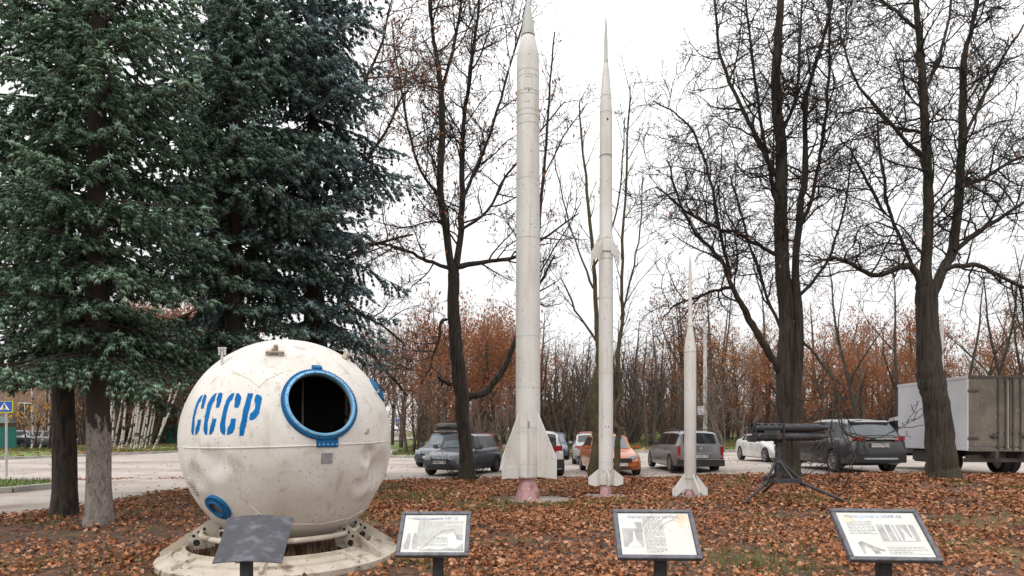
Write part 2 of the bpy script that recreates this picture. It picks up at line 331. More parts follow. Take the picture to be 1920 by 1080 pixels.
class MB:
    def __init__(s, org=(0, 0, 0)): s.v = []; s.f = []; s.o = Vector(org)
    def add(s, vs, fs):
        b = len(s.v); s.v += [tuple(Vector(p) - s.o) for p in vs]; s.f += [tuple(i + b for i in f) for f in fs]; return s
    def box(s, c, d, M=None, taper=1.0):
        x, y, z = d[0] / 2, d[1] / 2, d[2] / 2; vs = []
        for k, t in ((-1, 1.0), (1, taper)):
            for a, b in ((-1, -1), (1, -1), (1, 1), (-1, 1)): vs.append(Vector((a * x * t, b * y * t, k * z)))
        if M is not None: vs = [M @ p for p in vs]
        vs = [p + Vector(c) for p in vs]
        return s.add(vs, [(3, 2, 1, 0), (4, 5, 6, 7), (0, 1, 5, 4), (1, 2, 6, 5), (2, 3, 7, 6), (3, 0, 4, 7)])
    def lathe(s, prof, n=32, c=(0, 0, 0), axis=None, cap=True, a0=0.0, a1=2 * math.pi):
        """prof [(r,z)] about z through c, or about the axis vector"""
        c = Vector(c); full = abs(a1 - a0 - 2 * math.pi) < 1e-6
        if axis is None: X, Y, Z = Vector((1, 0, 0)), Vector((0, 1, 0)), Vector((0, 0, 1))
        else:
            Z = Vector(axis).normalized(); X = Z.orthogonal().normalized(); Y = Z.cross(X)
        m = n if full else n + 1; vs = []; fs = []
        for r, z in prof:
            for i in range(m):
                t = a0 + (a1 - a0) * i / n
                vs.append(c + X * (r * math.cos(t)) + Y * (r * math.sin(t)) + Z * z)
        for k in range(len(prof) - 1):
            for i in range(n):
                j = (i + 1) % m if full else i + 1
                fs.append((k * m + i, k * m + j, (k + 1) * m + j, (k + 1) * m + i))
        if cap and full:
            if prof[0][0] > 1e-4: fs.append(tuple(range(m - 1, -1, -1)))
            if prof[-1][0] > 1e-4: fs.append(tuple((len(prof) - 1) * m + i for i in range(m)))
        return s.add(vs, fs)
    def cyl(s, p0, p1, r0, r1=None, n=12):
        p0 = Vector(p0); p1 = Vector(p1); d = p1 - p0
        return s.lathe([(r0, 0), (r0 if r1 is None else r1, d.length)], n, p0, d)
    def tube(s, pts, r, n=8, closed=False):
        pts = [Vector(p) for p in pts]; m = len(pts); vs = []; fs = []; prev = None
        for i, p in enumerate(pts):
            a = pts[i - 1] if (i > 0 or closed) else p; b = pts[(i + 1) % m] if (i < m - 1 or closed) else p
            t = (b - a).normalized()
            if prev is None: N = t.orthogonal().normalized()
            else: N = (prev - t * prev.dot(t)).normalized()
            prev = N; B = t.cross(N); rr = r[i] if isinstance(r, (list, tuple)) else r
            for k in range(n):
                u = 2 * math.pi * k / n; vs.append(p + (N * math.cos(u) + B * math.sin(u)) * rr)
        for i in range(m if closed else m - 1):
            j = (i + 1) % m
            for k in range(n):
                q = (k + 1) % n; fs.append((i * n + k, i * n + q, j * n + q, j * n + k))
        if not closed: fs += [tuple(range(n - 1, -1, -1)), tuple((m - 1) * n + k for k in range(n))]
        return s.add(vs, fs)
    def prism(s, poly, t, O=(0, 0, 0), U=(1, 0, 0), V=(0, 0, 1)):
        """2D polygon in plane (O,U,V), extruded symmetrically by thickness t along the normal"""
        O, U, V = Vector(O), Vector(U), Vector(V); N = U.cross(V).normalized(); m = len(poly)
        vs = [O + U * a + V * b + N * (t / 2) for a, b in poly] + [O + U * a + V * b - N * (t / 2) for a, b in poly]
        fs = [tuple(range(m)), tuple(range(2 * m - 1, m - 1, -1))] + [(i, m + i, m + (i + 1) % m, (i + 1) % m) for i in range(m)]
        return s.add(vs, fs)
    def grid(s, G):
        """G rows of points"""
        n, m = len(G), len(G[0])
        return s.add([p for r in G for p in r], [(i * m + j, i * m + j + 1, (i + 1) * m + j + 1, (i + 1) * m + j) for i in range(n - 1) for j in range(m - 1)])
    def mesh(s, name='m'):
        me = bpy.data.meshes.new(name); me.from_pydata(s.v, [], s.f); me.update()
        bm = bmesh.new(); bm.from_mesh(me); bmesh.ops.recalc_face_normals(bm, faces=bm.faces[:]); bm.to_mesh(me); bm.free()
        return me
    def build(s, name, m, parent=None, sm=40, bevel=0.0):
        me = s.mesh(name)
        if bevel:
            bm = bmesh.new(); bm.from_mesh(me)
            es = [e for e in bm.edges if len(e.link_faces) == 2 and e.calc_face_angle(0) > R(40)]
            bmesh.ops.bevel(bm, geom=es, offset=bevel, segments=2, affect='EDGES', clamp_overlap=True)
            bm.to_mesh(me); bm.free()
        return link(name, me, m, parent, sm)
def text_mesh(txt, size, name='text', shear=0.0, ext=0.0):
    cu = bpy.data.curves.new(name, 'FONT'); cu.body = txt; cu.size = size; cu.align_x = 'CENTER'; cu.align_y = 'CENTER'
    cu.shear = shear; cu.extrude = ext; cu.resolution_u = 3
    o = bpy.data.objects.new(name, cu); COL.objects.link(o)
    dg = bpy.context.evaluated_depsgraph_get(); dg.update()
    me = bpy.data.meshes.new_from_object(o.evaluated_get(dg))
    bpy.data.objects.remove(o); bpy.data.curves.remove(cu)
    me.name = name; me.materials.clear()
    return me
def inpoly(x, y, poly):
    x = np.asarray(x); y = np.asarray(y); c = np.zeros(x.shape, bool); n = len(poly)
    for i in range(n):
        x1, y1 = poly[i]; x2, y2 = poly[(i + 1) % n]
        if y1 == y2: continue
        k = ((y1 > y) != (y2 > y)) & (x < (x2 - x1) * (y - y1) / (y2 - y1) + x1); c ^= k
    return c
def poly_sheet(name, poly, step, zf, m, skirt=0.2, far=None):
    """terrain polygon: boundary resampled, interior grid points, triangulated; skirt drops the edge"""
    B = []
    for i, p in enumerate(poly):
        q = poly[(i + 1) % len(poly)]; d = math.dist(p, q); k = max(1, int(d / step))
        for j in range(k): B.append((p[0] + (q[0] - p[0]) * j / k, p[1] + (q[1] - p[1]) * j / k))
    xs = [p[0] for p in poly]; ys = [p[1] for p in poly]
    gx, gy = np.meshgrid(np.arange(min(xs) + step / 2, max(xs), step), np.arange(min(ys) + step / 2, max(ys), step))
    gx = gx.ravel(); gy = gy.ravel(); k = inpoly(gx, gy, poly); I = np.stack([gx[k], gy[k]], 1)
    n = len(B); pts = [Vector(p) for p in B] + [Vector(p) for p in I.tolist()]
    r = delaunay_2d_cdt(pts, [(i, (i + 1) % n) for i in range(n)], [], 1, 1e-5)
    xy = np.array([tuple(p) for p in r[0]]); Fc = np.array(r[2], dtype=np.int32)
    V = np.column_stack([xy, zf(xy[:, 0], xy[:, 1])])
    nb = len(V); bi = list(range(n)); lo = V[:n].copy(); lo[:, 2] -= skirt
    V = np.vstack([V, lo]); Q = np.array([(i, (i + 1) % n, nb + (i + 1) % n, nb + i) for i in range(n)])
    a, b2, c = V[Fc[:, 0]], V[Fc[:, 1]], V[Fc[:, 2]]
    flip = np.cross(b2 - a, c - a)[:, 2] < 0; Fc[flip] = Fc[flip][:, ::-1]
    return link(name, fast_mesh(name, V, [Fc, Q]), m, None, 60)

# ------------------------------------------------------------------ setting
LAWN = [(-40, -14), (-11.2, -5), (-10.4, 4), (-9.75, 9), (-9.36, 11.2), (-9.2, 12.4), (-8.75, 15.2), (-8.2, 16.4), (-7, 17.4), (-5.2, 18.4), (-3.8, 18.9),
        (-1, 19.8), (1, 20.2), (4, 20.3), (6, 20.0), (7.2, 19.2), (9, 17.8), (12, 17.4), (16, 17.1), (34, 16.6), (34, -14)]
gxs = np.concatenate([np.linspace(-900, -80, 12)[:-1], np.arange(-80, 80, 4.0), np.linspace(80, 900, 12)])
gys = np.concatenate([np.linspace(-300, -20, 6)[:-1], np.arange(-20, 140, 4.0), np.linspace(140, 1500, 14)])
GX, GY = np.meshgrid(gxs, gys); gv = np.stack([GX.ravel(), GY.ravel(), (gz(GX, GY) - 0.15).ravel()], 1)
ni, nj = GX.shape
gf = np.array([(i * nj + j, i * nj + j + 1, (i + 1) * nj + j + 1, (i + 1) * nj + j) for i in range(ni - 1) for j in range(nj - 1)])
tag(link('ground', fast_mesh('ground', gv, [gf]), 'verge', None, 60), kind='structure')
tag(poly_sheet('road', [(-70, -16), (70, -16), (70, 46), (6, 46), (-8, 48), (-14, 58), (-14, 100), (-34, 100), (-22, 58), (-24, 46), (-70, 46)], 1.5,
               lambda x, y: gz(x, y) + np.where(y > 44, 0.02, 0.0), 'asphalt', 0.3), kind='structure')
lawn = tag(poly_sheet('lawn', LAWN, 0.45, lawn_z, 'soil', 0.25), kind='structure')
def fwd_z(x, y): return gz(x, y) + 0.11
RV = [(-7.4, 36.5), (-3, 36.2), (3, 37.5), (8, 41.5), (14, 42.5), (70, 42), (160, 120), (60, 170), (-10, 140), (-9.5, 60), (-8.3, 44)]
verge_r = tag(poly_sheet('verge', RV, 3.0, fwd_z, 'verge', 0.3), kind='structure')
LV = [(-70, 24), (-40, 30), (-28.6, 34), (-25.8, 41), (-24.5, 46), (-24, 58), (-40, 140), (-160, 140), (-160, 24)]
verge_l = tag(poly_sheet('verge', LV, 3.0, fwd_z, 'verge', 0.3), kind='structure')
ISL = [(-24, 13.6), (-13.6, 15.3), (-12.95, 15.9), (-12.75, 17.1), (-13.2, 18.2), (-24, 19.4)]
island = tag(poly_sheet('grass_island', ISL, 0.6, lambda x, y: gz(x, y) + 0.12, 'verge', 0.2), kind='structure')
# kerb stones: one mesh, every stone an object
_kb = MB(); _kb.box((0, 0, 0), (0.985, 0.16, 0.3)); _km = _kb.mesh('kerb_stone')
_bm = bmesh.new(); _bm.from_mesh(_km); bmesh.ops.bevel(_bm, geom=_bm.edges[:], offset=0.015, segments=1, affect='EDGES'); _bm.to_mesh(_km); _bm.free()
_km.materials.append(MATS['kerb'])
def kerb(poly, parent, top=0.14, seed=1):
    rnd = random.Random(seed); seg = []
    for p, q in zip(poly[:-1], poly[1:]):
        d = math.dist(p, q); k = max(1, round(d / 1.0))
        for j in range(k):
            t = (j + 0.5) / k; x = p[0] + (q[0] - p[0]) * t; y = p[1] + (q[1] - p[1]) * t
            o = bpy.data.objects.new('kerb_stone', _km); COL.objects.link(o); o.parent = parent
            o.location = (x, y, float(gz(x, y)) + top - 0.15 + rnd.uniform(-0.012, 0.012))
            o.rotation_euler = (rnd.uniform(-.03, .03), rnd.uniform(-.012, .012), math.atan2(q[1] - p[1], q[0] - p[0]) + rnd.uniform(-.02, .02))
            o.scale = (d / k, 1, 1)
kerb([(-20, 14.25), (-13.6, 15.3), (-12.95, 15.9), (-12.75, 17.1), (-13.2, 18.2), (-20, 18.95)], island, 0.16)
kerb([(-50, 28), (-40, 30), (-28.6, 34), (-25.8, 41), (-24.5, 46), (-24, 58)], verge_l, 0.15, 2)
kerb([(-8.3, 44), (-7.4, 36.5), (-3, 36.2), (3, 37.5), (8, 41.5), (14, 42.5), (40, 42.2)], verge_r, 0.15, 3)

# ------------------------------------------------------------------ fallen leaves and grass
rng = np.random.default_rng(7)
def leaf_variants(k=8, seed=3):
    r = np.random.default_rng(seed); out = []
    for v in range(k):
        if v % 4 < 3:          # lobed leaf
            lob = [1.0, 0.52, 0.86, 0.45, 0.72, 0.30, 0.72, 0.45, 0.86, 0.52]
            a = np.linspace(0, 2 * np.pi, 10, endpoint=False)
        else:                  # plain oval leaf
            lob = [1.0, 0.78, 0.62, 0.6, 0.7, 0.75, 0.7, 0.6, 0.62, 0.78]; a = np.linspace(0, 2 * np.pi, 10, endpoint=False)
        rad = np.array(lob) * r.uniform(0.85, 1.15, 10) * 0.5
        x = np.cos(a) * rad; y = np.sin(a) * rad * 0.9
        ph = r.uniform(0, np.pi); cu = r.uniform(0.25, 1.3)
        w = x * np.cos(ph) + y * np.sin(ph); z = cu * w * w * r.choice([1, 1, -1]) + 0.35 * r.uniform(-.5, 1) * np.abs(y) + r.normal(0, 0.05, 10)
        P = np.vstack([[0, 0, 0.02], np.stack([x, y, z], 1)])
        P[:, 2] -= P[:, 2].min()
        out.append(P)
    return out
LEAFV = leaf_variants()
LEAFF = np.array([(0, 1 + i, 1 + (i + 1) % 10) for i in range(10)])
def rotm(yaw, pit, rol):
    cy, sy, cp, sp, cr, sr = np.cos(yaw), np.sin(yaw), np.cos(pit), np.sin(pit), np.cos(rol), np.sin(rol)
    M = np.empty((len(yaw), 3, 3))
    M[:, 0, 0] = cy * cp; M[:, 0, 1] = cy * sp * sr - sy * cr; M[:, 0, 2] = cy * sp * cr + sy * sr
    M[:, 1, 0] = sy * cp; M[:, 1, 1] = sy * sp * sr + cy * cr; M[:, 1, 2] = sy * sp * cr - cy * sr
    M[:, 2, 0] = -sp; M[:, 2, 1] = cp * sr; M[:, 2, 2] = cp * cr
    return M
def scatter(P, size, tilt, var, seed, FF=None):
    """leaf meshes at points P"""
    r = np.random.default_rng(seed); Vs = []; Fs = []; base = 0; n = len(P)
    vi = r.integers(0, len(var), n)
    for k, v in enumerate(var):
        idx = np.where(vi == k)[0]
        if not len(idx): continue
        M = rotm(r.uniform(0, 6.283, len(idx)), r.normal(0, tilt, len(idx)), r.normal(0, tilt, len(idx)))
        q = np.einsum('nij,kj->nki', M, v) * size[idx][:, None, None] + P[idx][:, None, :]
        m = len(v); Vs.append(q.reshape(-1, 3)); Fs.append(((LEAFF if FF is None else FF)[None] + (np.arange(len(idx)) * m)[:, None, None] + base).reshape(-1, 3)); base += len(idx) * m
    return np.vstack(Vs), np.vstack(Fs)
def fbm(x, y, s, seed):
    r = np.random.default_rng(seed); o = np.zeros_like(x)
    for k in range(5):
        a = r.uniform(0, 6.28); f = s * 1.7 ** k; p = r.uniform(0, 6.28, 2)
        o += np.sin(f * (x * np.cos(a) + y * np.sin(a)) + p[0]) * np.sin(f * (-x * np.sin(a) + y * np.cos(a)) + p[1]) / 1.35 ** k
    return o
PADS = [(0.36, 13.94, 0.95), (2.19, 14.4, 0.55), (4.2, 14.5, 0.5)]
def bare(x, y):
    """1 = no leaves (trodden soil, grass, pads)"""
    b = 0.80 * np.exp(-(((x + 7.2) / 2.8) ** 2 + ((y - 9.3) / 1.1) ** 2))
    b = np.maximum(b, 0.85 * np.exp(-(((x + 5.2) / 1.2) ** 2 + ((y - 8.6) / 0.9) ** 2)))
    b = np.maximum(b, 0.97 * np.exp(-(((x + 1.45) / 0.8) ** 2 + ((y - 6.3) / 0.55) ** 2) ** 2))
    b = np.maximum(b, 0.96 * (((x + 2.65) ** 2 + (y - 7.1) ** 2) < 1.25 ** 2))
    b = np.maximum(b, 0.80 * np.exp(-(((x - 0.6) / 1.7) ** 2 + ((y - 13.0) / 0.6) ** 2)))
    b = np.maximum(b, 0.65 * np.exp(-(((x + 2.0) / 1.2) ** 2 + ((y - 14.2) / 1.0) ** 2)))
    for px, py, pr in PADS: b = np.maximum(b, 0.93 * (((x - px) / pr) ** 2 + ((y - py) / pr) ** 2 < 1))
    return b
N = 200000
d = np.sqrt(rng.uniform(5.6 ** 2, 20.6 ** 2, N)); x = rng.uniform(-0.98, 0.98, N) * d; y = d
keep = inpoly(x, y, [(p[0], p[1] + (0.35 if p[1] > 4 else 0)) for p in LAWN])
dens = np.clip(0.62 + 0.42 * fbm(x, y, 1.0, 5) + 0.18 * fbm(x, y, 4, 6), 0.16, 1) * (1 - bare(x, y)) * np.where(x < -4.6, 0.6, 1.0)
keep &= rng.uniform(0, 1, N) < dens * np.clip(1.15 - (y - 6) * 0.03, 0.5, 1)
x, y = x[keep], y[keep]
for bx_, by_, br_, bn_ in ((pxx(873, 19), 19.0, .45, 420), (pxx(1482, 17.2), 17.2, .55, 420), (pxx(1768, 16), 16.0, .65, 420), (pxx(1115, 16.6), 16.6, .25, 160), (-6.78, 10, .45, 130), (-8.05, 11, .45, 120),
                           (.45, 13.85, 1.1, 420), (2.2, 14.35, .6, 260), (4.25, 14.45, .55, 260), (-2.656, 7.105, 1.42, 500), (-2.656, 7.105, .9, 260)):      # drifts against trunks, slabs and the stand
    a_ = rng.uniform(0, 6.283, bn_); r__ = br_ * (1 + np.abs(rng.normal(0, .16, bn_))); x = np.append(x, bx_ + r__ * np.cos(a_)); y = np.append(y, by_ + r__ * np.sin(a_) * (.62 if bx_ == .45 else 1))
onlawn = inpoly(x, y, LAWN)
zz = np.where(onlawn, lawn_z(x, y), gz(x, y)) + rng.uniform(0.0, 0.05, len(x))
P = np.stack([x, y, zz], 1); size = (0.045 + 0.075 * rng.beta(1.4, 1.8, len(x))) * (1 + 0.02 * (y - 8))
top = np.argsort(-(size / y) + 10 * (np.abs(x) > 0.8 * y) - 0.004 * (zz - lawn_z(x, y)) * 10)[:300]
rest = np.ones(len(x), bool); rest[top] = False
LEAF6 = [v[[0, 1, 3, 5, 7, 9]] for v in LEAFV]; LEAFF6 = np.array([(0, 1 + i, 1 + (i + 1) % 5) for i in range(5)])
near = rest & (y < 11.5); far_ = rest & (y >= 11.5)
lv, lf = scatter(P[near], size[near], 0.42, LEAFV, 11)
lv2, lf2 = scatter(P[far_], size[far_], 0.42, LEAF6, 12, LEAFF6); lf = np.vstack([lf, lf2 + len(lv)]); lv = np.vstack([lv, lv2])
tag(link('leaf_litter', fast_mesh('leaf_litter', lv, [lf]), 'leaf', lawn, 0), 'brown fallen leaves carpeting the lawn', kind='stuff')
LEAFM = []
for i, v in enumerate(LEAFV):
    for c in (1, 3, 5):
        me = fast_mesh('fallen_leaf', v, [LEAFF]); nm = 'single_leaf_%d' % c
        if nm not in MATS: mat(nm, LEAFC[c], tuple(q * 0.7 for q in LEAFC[c]), 0.75, 9, 4, trans=0.12)
        me.materials.append(MATS[nm]); LEAFM.append(me)
for i in top:
    o = bpy.data.objects.new('fallen_leaf', LEAFM[int(rng.integers(len(LEAFM)))]); COL.objects.link(o); o.parent = lawn
    o.location = P[i] + np.array([0, 0, 0.012]); s_ = float(size[i]); o.scale = (s_, s_, s_)
    o.rotation_euler = (float(rng.normal(0, .35)), float(rng.normal(0, .35)), float(rng.uniform(0, 6.28)))
# leaves blown onto the road and the verges
def road_leaves(n, poly, parent, zf, seed, size=(0.08, 0.14), sparse=1.0, name='blown_leaves'):
    r = np.random.default_rng(seed); xs = [p[0] for p in poly]; ys = [p[1] for p in poly]
    x = r.uniform(min(xs), max(xs), n); y = r.uniform(min(ys), max(ys), n)
    k = inpoly(x, y, poly) & (r.uniform(0, 1, n) < np.clip(0.35 + 0.5 * fbm(x, y, 0.9, seed), 0.02, 1) * sparse)
    x, y = x[k], y[k]; P = np.stack([x, y, zf(x, y) + 0.006], 1)
    v, f = scatter(P, r.uniform(*size, len(x)), 0.25, LEAFV, seed)
    tag(link(name, fast_mesh(name, v, [f]), 'leaf', parent, 0), kind='stuff')
road_o = bpy.data.objects['road']
road_leaves(4000, [(-26, 18), (-9.5, 16.5), (9, 20.5), (14, 23), (14, 36), (-26, 33)], road_o, gz, 21, (0.08, 0.13), 0.5)
road_leaves(5000, [(-20, 18.2), (-8.6, 21.2), (-8.2, 21.9), (-20, 19.4)], road_o, gz, 22, (0.08, 0.14))
road_leaves(14000, [(-7.2, 36.9), (3, 38), (14, 43), (60, 42.5), (60, 75), (-7, 75)], verge_r, fwd_z, 23, (0.18, 0.34), 1.0)
road_leaves(9000, [(-60, 28), (-28.6, 34.5), (-25.5, 42), (-24.2, 58), (-60, 70)], verge_l, fwd_z, 24, (0.18, 0.34), 1.0)
road_leaves(900, [(-24, 13.7), (-13.6, 15.4), (-12.9, 17.1), (-24, 19.2)], island, lambda x, y: gz(x, y) + 0.13, 25, (0.07, 0.12), 0.6)
def grass(name, P, h, seed, m, parent, lean=0.35, w=0.006):
    r = np.random.default_rng(seed); n = len(P); a = r.uniform(0, 6.283, n); ln = r.uniform(0.1, lean, n) * h
    u = np.stack([np.cos(a), np.sin(a), np.zeros(n)], 1); b = np.stack([-np.sin(a), np.cos(a), np.zeros(n)], 1)
    wv = (w * (0.7 + 0.6 * r.uniform(0, 1, n)))[:, None]
    z = np.array([0, 0, 1.0])
    p0 = P - b * wv; p1 = P + b * wv; mid = P + u * (ln * .35)[:, None] + z * (h * .6)[:, None]
    p2 = mid + b * wv * .7; p3 = mid - b * wv * .7; tip = P + u * ln[:, None] + z * h[:, None]
    V = np.stack([p0, p1, p2, p3, tip], 1).reshape(-1, 3); o = np.arange(n)[:, None] * 5
    me = fast_mesh(name, V, [o + np.array([[0, 1, 2, 3]]), o + np.array([[3, 2, 4]])])
    return tag(link(name, me, m, parent, 0), kind='stuff')
n = 110000; d = np.sqrt(rng.uniform(5.6 ** 2, 19.5 ** 2, n)); x = rng.uniform(-.95, .95, n) * d; y = d
gm = np.clip(fbm(x, y, 0.9, 31) * 0.9 + 0.25 * fbm(x, y, 5, 32) - 0.5, 0, 1) * 0.7
gm = np.maximum(gm, 0.8 * np.exp(-(((x - 0.5) / 2.0) ** 2 + ((y - 12.9) / 0.55) ** 2)))
gm = np.maximum(gm, 0.7 * np.exp(-(((x + 2.0) / 1.0) ** 2 + ((y - 14.0) / 1.2) ** 2)))
gm = np.maximum(gm, 0.75 * np.exp(-(((x + 5.3) / 1.0) ** 2 + ((y - 6.6) / 0.35) ** 2)))
gm = np.where(x < -4.5, gm * 0.5, gm); gm *= 1 - np.clip(((x + 2.65) ** 2 + (y - 7.1) ** 2 < 1.3 ** 2), 0, 1)
for px, py, pr in PADS: gm *= ~(((x - px) / pr) ** 2 + ((y - py) / pr) ** 2 < 1.05)
k = inpoly(x, y, LAWN) & (rng.uniform(0, 1, n) < gm); x, y = x[k], y[k]
grass('lawn_grass', np.stack([x, y, lawn_z(x, y)], 1), rng.uniform(0.06, 0.15, len(x)), 41, 'grass', lawn)
n = 9000; x = rng.uniform(-24, -12.8, n); y = rng.uniform(14, 19.2, n); k = inpoly(x, y, ISL); x, y = x[k], y[k]
grass('island_grass', np.stack([x, y, gz(x, y) + .12], 1), rng.uniform(0.06, 0.14, len(x)), 42, 'grass', island, w=0.009)
n = 26000; x = rng.uniform(-9, 45, n); y = rng.uniform(37.5, 60, n)
k = inpoly(x, y, RV) & (rng.uniform(0, 1, n) < np.clip(fbm(x, y, .22, 43) + .55, 0, 1)); x, y = x[k], y[k]
grass('verge_grass', np.stack([x, y, fwd_z(x, y)], 1), rng.uniform(0.08, 0.2, len(x)), 44, 'grass', verge_r, w=0.05)
n = 12000; x = rng.uniform(-50, -24, n); y = rng.uniform(44, 70, n); k = inpoly(x, y, LV) & (fbm(x, y, .25, 45) > -.1); x, y = x[k], y[k]
grass('verge_grass', np.stack([x, y, fwd_z(x, y)], 1), rng.uniform(0.08, 0.2, len(x)), 46, 'grass', verge_l, w=0.05)
n = 1500; a = rng.uniform(0, 6.28, n); r_ = np.sqrt(rng.uniform(0, 1, n)) * 0.98; x = -2.656 + r_ * np.cos(a); y = 7.105 + r_ * np.sin(a)
k = y < 7.3; x, y = x[k], y[k]
grass('dry_grass', np.stack([x, y, lawn_z(x, y)], 1), rng.uniform(0.08, 0.26, len(x)), 47, 'dry_grass', lawn, 0.5, 0.005)
# dead twigs lying among the leaves
rt_ = random.Random(12); mb_ = MB()
for _ in range(420):
    d_ = math.sqrt(rt_.uniform(36, 360)); x_ = rt_.uniform(-.9, .9) * d_
    if not bool(inpoly(np.array([x_]), np.array([d_]), LAWN)[0]): continue
    a_ = rt_.uniform(0, 6.28); l_ = rt_.uniform(.12, .5); z_ = float(lawn_z(x_, d_)) + .03
    e_ = Vector((math.cos(a_), math.sin(a_), 0)); b_ = Vector((-e_.y, e_.x, 0)) * rt_.uniform(-.15, .15) * l_
    mb_.tube([Vector((x_, d_, z_)) - e_ * l_ / 2, Vector((x_, d_, z_ + .015)) + b_, Vector((x_, d_, z_ + rt_.uniform(0, .05))) + e_ * l_ / 2], [.007, .006, .003], 4)
tag(mb_.build('fallen_twigs', 'twig_brown', lawn, 60), kind='stuff')

# ------------------------------------------------------------------ the capsule
SCN = Vector((-2.58, 7.13, 1.50)); SR = 1.15; EYE = Vector((0, 0, CH))
def sph(px, py, rr=SR):
    dv = (W(px, py, 1.0) - EYE).normalized(); oc = EYE - SCN
    b = oc.dot(dv); c = oc.dot(oc) - rr * rr; q = b * b - c
    t = -b - math.sqrt(max(q, 0)); p = EYE + dv * t
    return p, (p - SCN).normalized()
DENTS = []
for px, py, rad, dep in ((706, 880, .17, .055), (690, 852, .09, .036), (712, 925, .13, .036), (676, 908, .09, .032), (405, 868, .13, .034), (370, 892, .11, .028), (385, 850, .07, .014),
                         (455, 880, .16, .010), (720, 800, .12, .018), (699, 846, .055, .022), (689, 866, .055, .026), (679, 886, .055, .022), (668, 904, .05, .014), (640, 930, .2, .012), (590, 890, .22, .008), (560, 960, .2, .012)):
    DENTS.append((sph(px, py)[1], rad, dep))
def sph_r(n):
    r = SR * (1 + 0.07 * max(0.0, -n.z) ** 2)       # the shell sags a little towards its foot
    for c, rad, dep in DENTS:
        dd = (n - c).length * SR
        r -= dep * math.exp(-(dd / rad) ** 2) - (dep * 0.25 * math.exp(-((dd - rad * 1.5) / (rad * .5)) ** 2) if rad > .06 else 0)
    return r + 0.0035 * math.sin(7 * n.x + 3 * n.z) * math.sin(6 * n.z - 4 * n.y)
def on(px, py, off=0.0):
    n = sph(px, py)[1]; return SCN + n * (sph_r(n) + off)
CAP_G = float(lawn_z(SCN.x, SCN.y))
capsule = empty('space_capsule', (SCN.x, SCN.y, CAP_G), 0, 'dented white spherical spacecraft capsule with blue hatch ring and СССР lettering', 'space capsule')
CO = capsule.location.copy()
HN = sph(604, 754)[1]                      # hatch axis
HX = Vector((0, 0, 1)).cross(HN).normalized(); HYv = HN.cross(HX).normalized()
HR = 0.335
def polar(th, ph, r): return SCN + (HN * math.cos(th) + (HX * math.cos(ph) + HYv * math.sin(ph)) * math.sin(th)) * r
m = MB(CO); th0 = math.asin(HR / SR); NT, NP = 130, 190; G = []
for i in range(NT + 1):
    th = th0 + (math.pi - 0.01 - th0) * i / NT
    row = []
    for j in range(NP + 1):
        ph = 2 * math.pi * j / NP
        n = (polar(th, ph, 1) - SCN); row.append(SCN + n * sph_r(n))
    G.append(row)
m.grid(G)
me = m.mesh('hull'); bm = bmesh.new(); bm.from_mesh(me); bmesh.ops.remove_doubles(bm, verts=bm.verts[:], dist=1e-4)
bmesh.ops.recalc_face_normals(bm, faces=bm.faces[:]); bm.to_mesh(me); bm.free()
link('hull', me, 'capsule_paint', capsule, 180)
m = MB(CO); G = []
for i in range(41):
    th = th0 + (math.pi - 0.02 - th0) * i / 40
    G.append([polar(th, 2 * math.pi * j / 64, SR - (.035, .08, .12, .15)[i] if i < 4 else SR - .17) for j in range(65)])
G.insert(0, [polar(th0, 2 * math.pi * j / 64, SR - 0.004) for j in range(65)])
m.grid(G); m.build('inner_lining', 'lining_brown', capsule, 60)
m = MB(CO)
for dx, r_ in ((0.70, .022), (0.16, .012)):
    c = SCN + HX * dx - HN * 0.05; hh = math.sqrt(.94 ** 2 - dx ** 2) * .97; m.cyl(c - Vector((0, 0, hh)), c + Vector((0, 0, hh)), r_, n=10)
m.build('interior_pole', 'rocket_grey', capsule)
c = SCN + HX * .58 + HYv * .1 + HN * .1
MB(CO).tube([c + (HX * math.cos(t) * .12 + HYv * math.sin(t) * .2 + HN * .03 * math.sin(3 * t)) for t in np.linspace(0, 10, 40)], .012, 6).build('cable_loop', 'black_plastic', capsule)
# hatch rings
def hl(prof, name, mt, n=72):
    mm = MB(CO); mm.lathe(prof, n, SCN, HN, cap=False); return mm.build(name, mt, capsule, 35)
zs = lambda r, o: math.sqrt(SR * SR - r * r) + o
hr = hl([(.345, zs(.345, -.02)), (.345, zs(.345, .028)), (.36, zs(.36, .030)), (.385, zs(.385, .024)), (.392, zs(.392, .016)), (.392, zs(.392, -.03))], 'hatch_flange', 'blue_paint')
hl([(HR - .004, zs(HR, -.03)), (HR - .004, zs(HR, .034)), (.338, zs(.338, .042)), (.356, zs(.356, .041)), (.362, zs(.362, .034)), (.362, zs(.362, .0))], 'hatch_rim', 'pale_blue')
m = MB(CO)
for k in range(96):
    a = 2 * math.pi * k / 96; q = SCN + HN * zs(.380, .025) + (HX * math.cos(a) + HYv * math.sin(a)) * .380
    m.box(q, (.010, .022, .012), Matrix((HX * -math.sin(a) + HYv * math.cos(a), HX * math.cos(a) + HYv * math.sin(a), HN)).transposed())
o = m.build('flange_teeth', 'blue_paint', capsule, 0); o['kind'] = 'stuff'
BM = Matrix((HX, HYv, HN)).transposed()
_bolt = None
for k in range(20):
    a = 2 * math.pi * (k + .3) / 20; q = SCN + HN * zs(.347, .042) + (HX * math.cos(a) + HYv * math.sin(a)) * .347
    mm = MB(CO); mm.lathe([(.008, 0), (.008, .005), (.0, .007)], 8, q, HN); mm.build('bolt', 'grey_metal', capsule)
up = Vector((0, 0, 1)) - HN * HN.z; up.normalize(); rt = up.cross(HN)
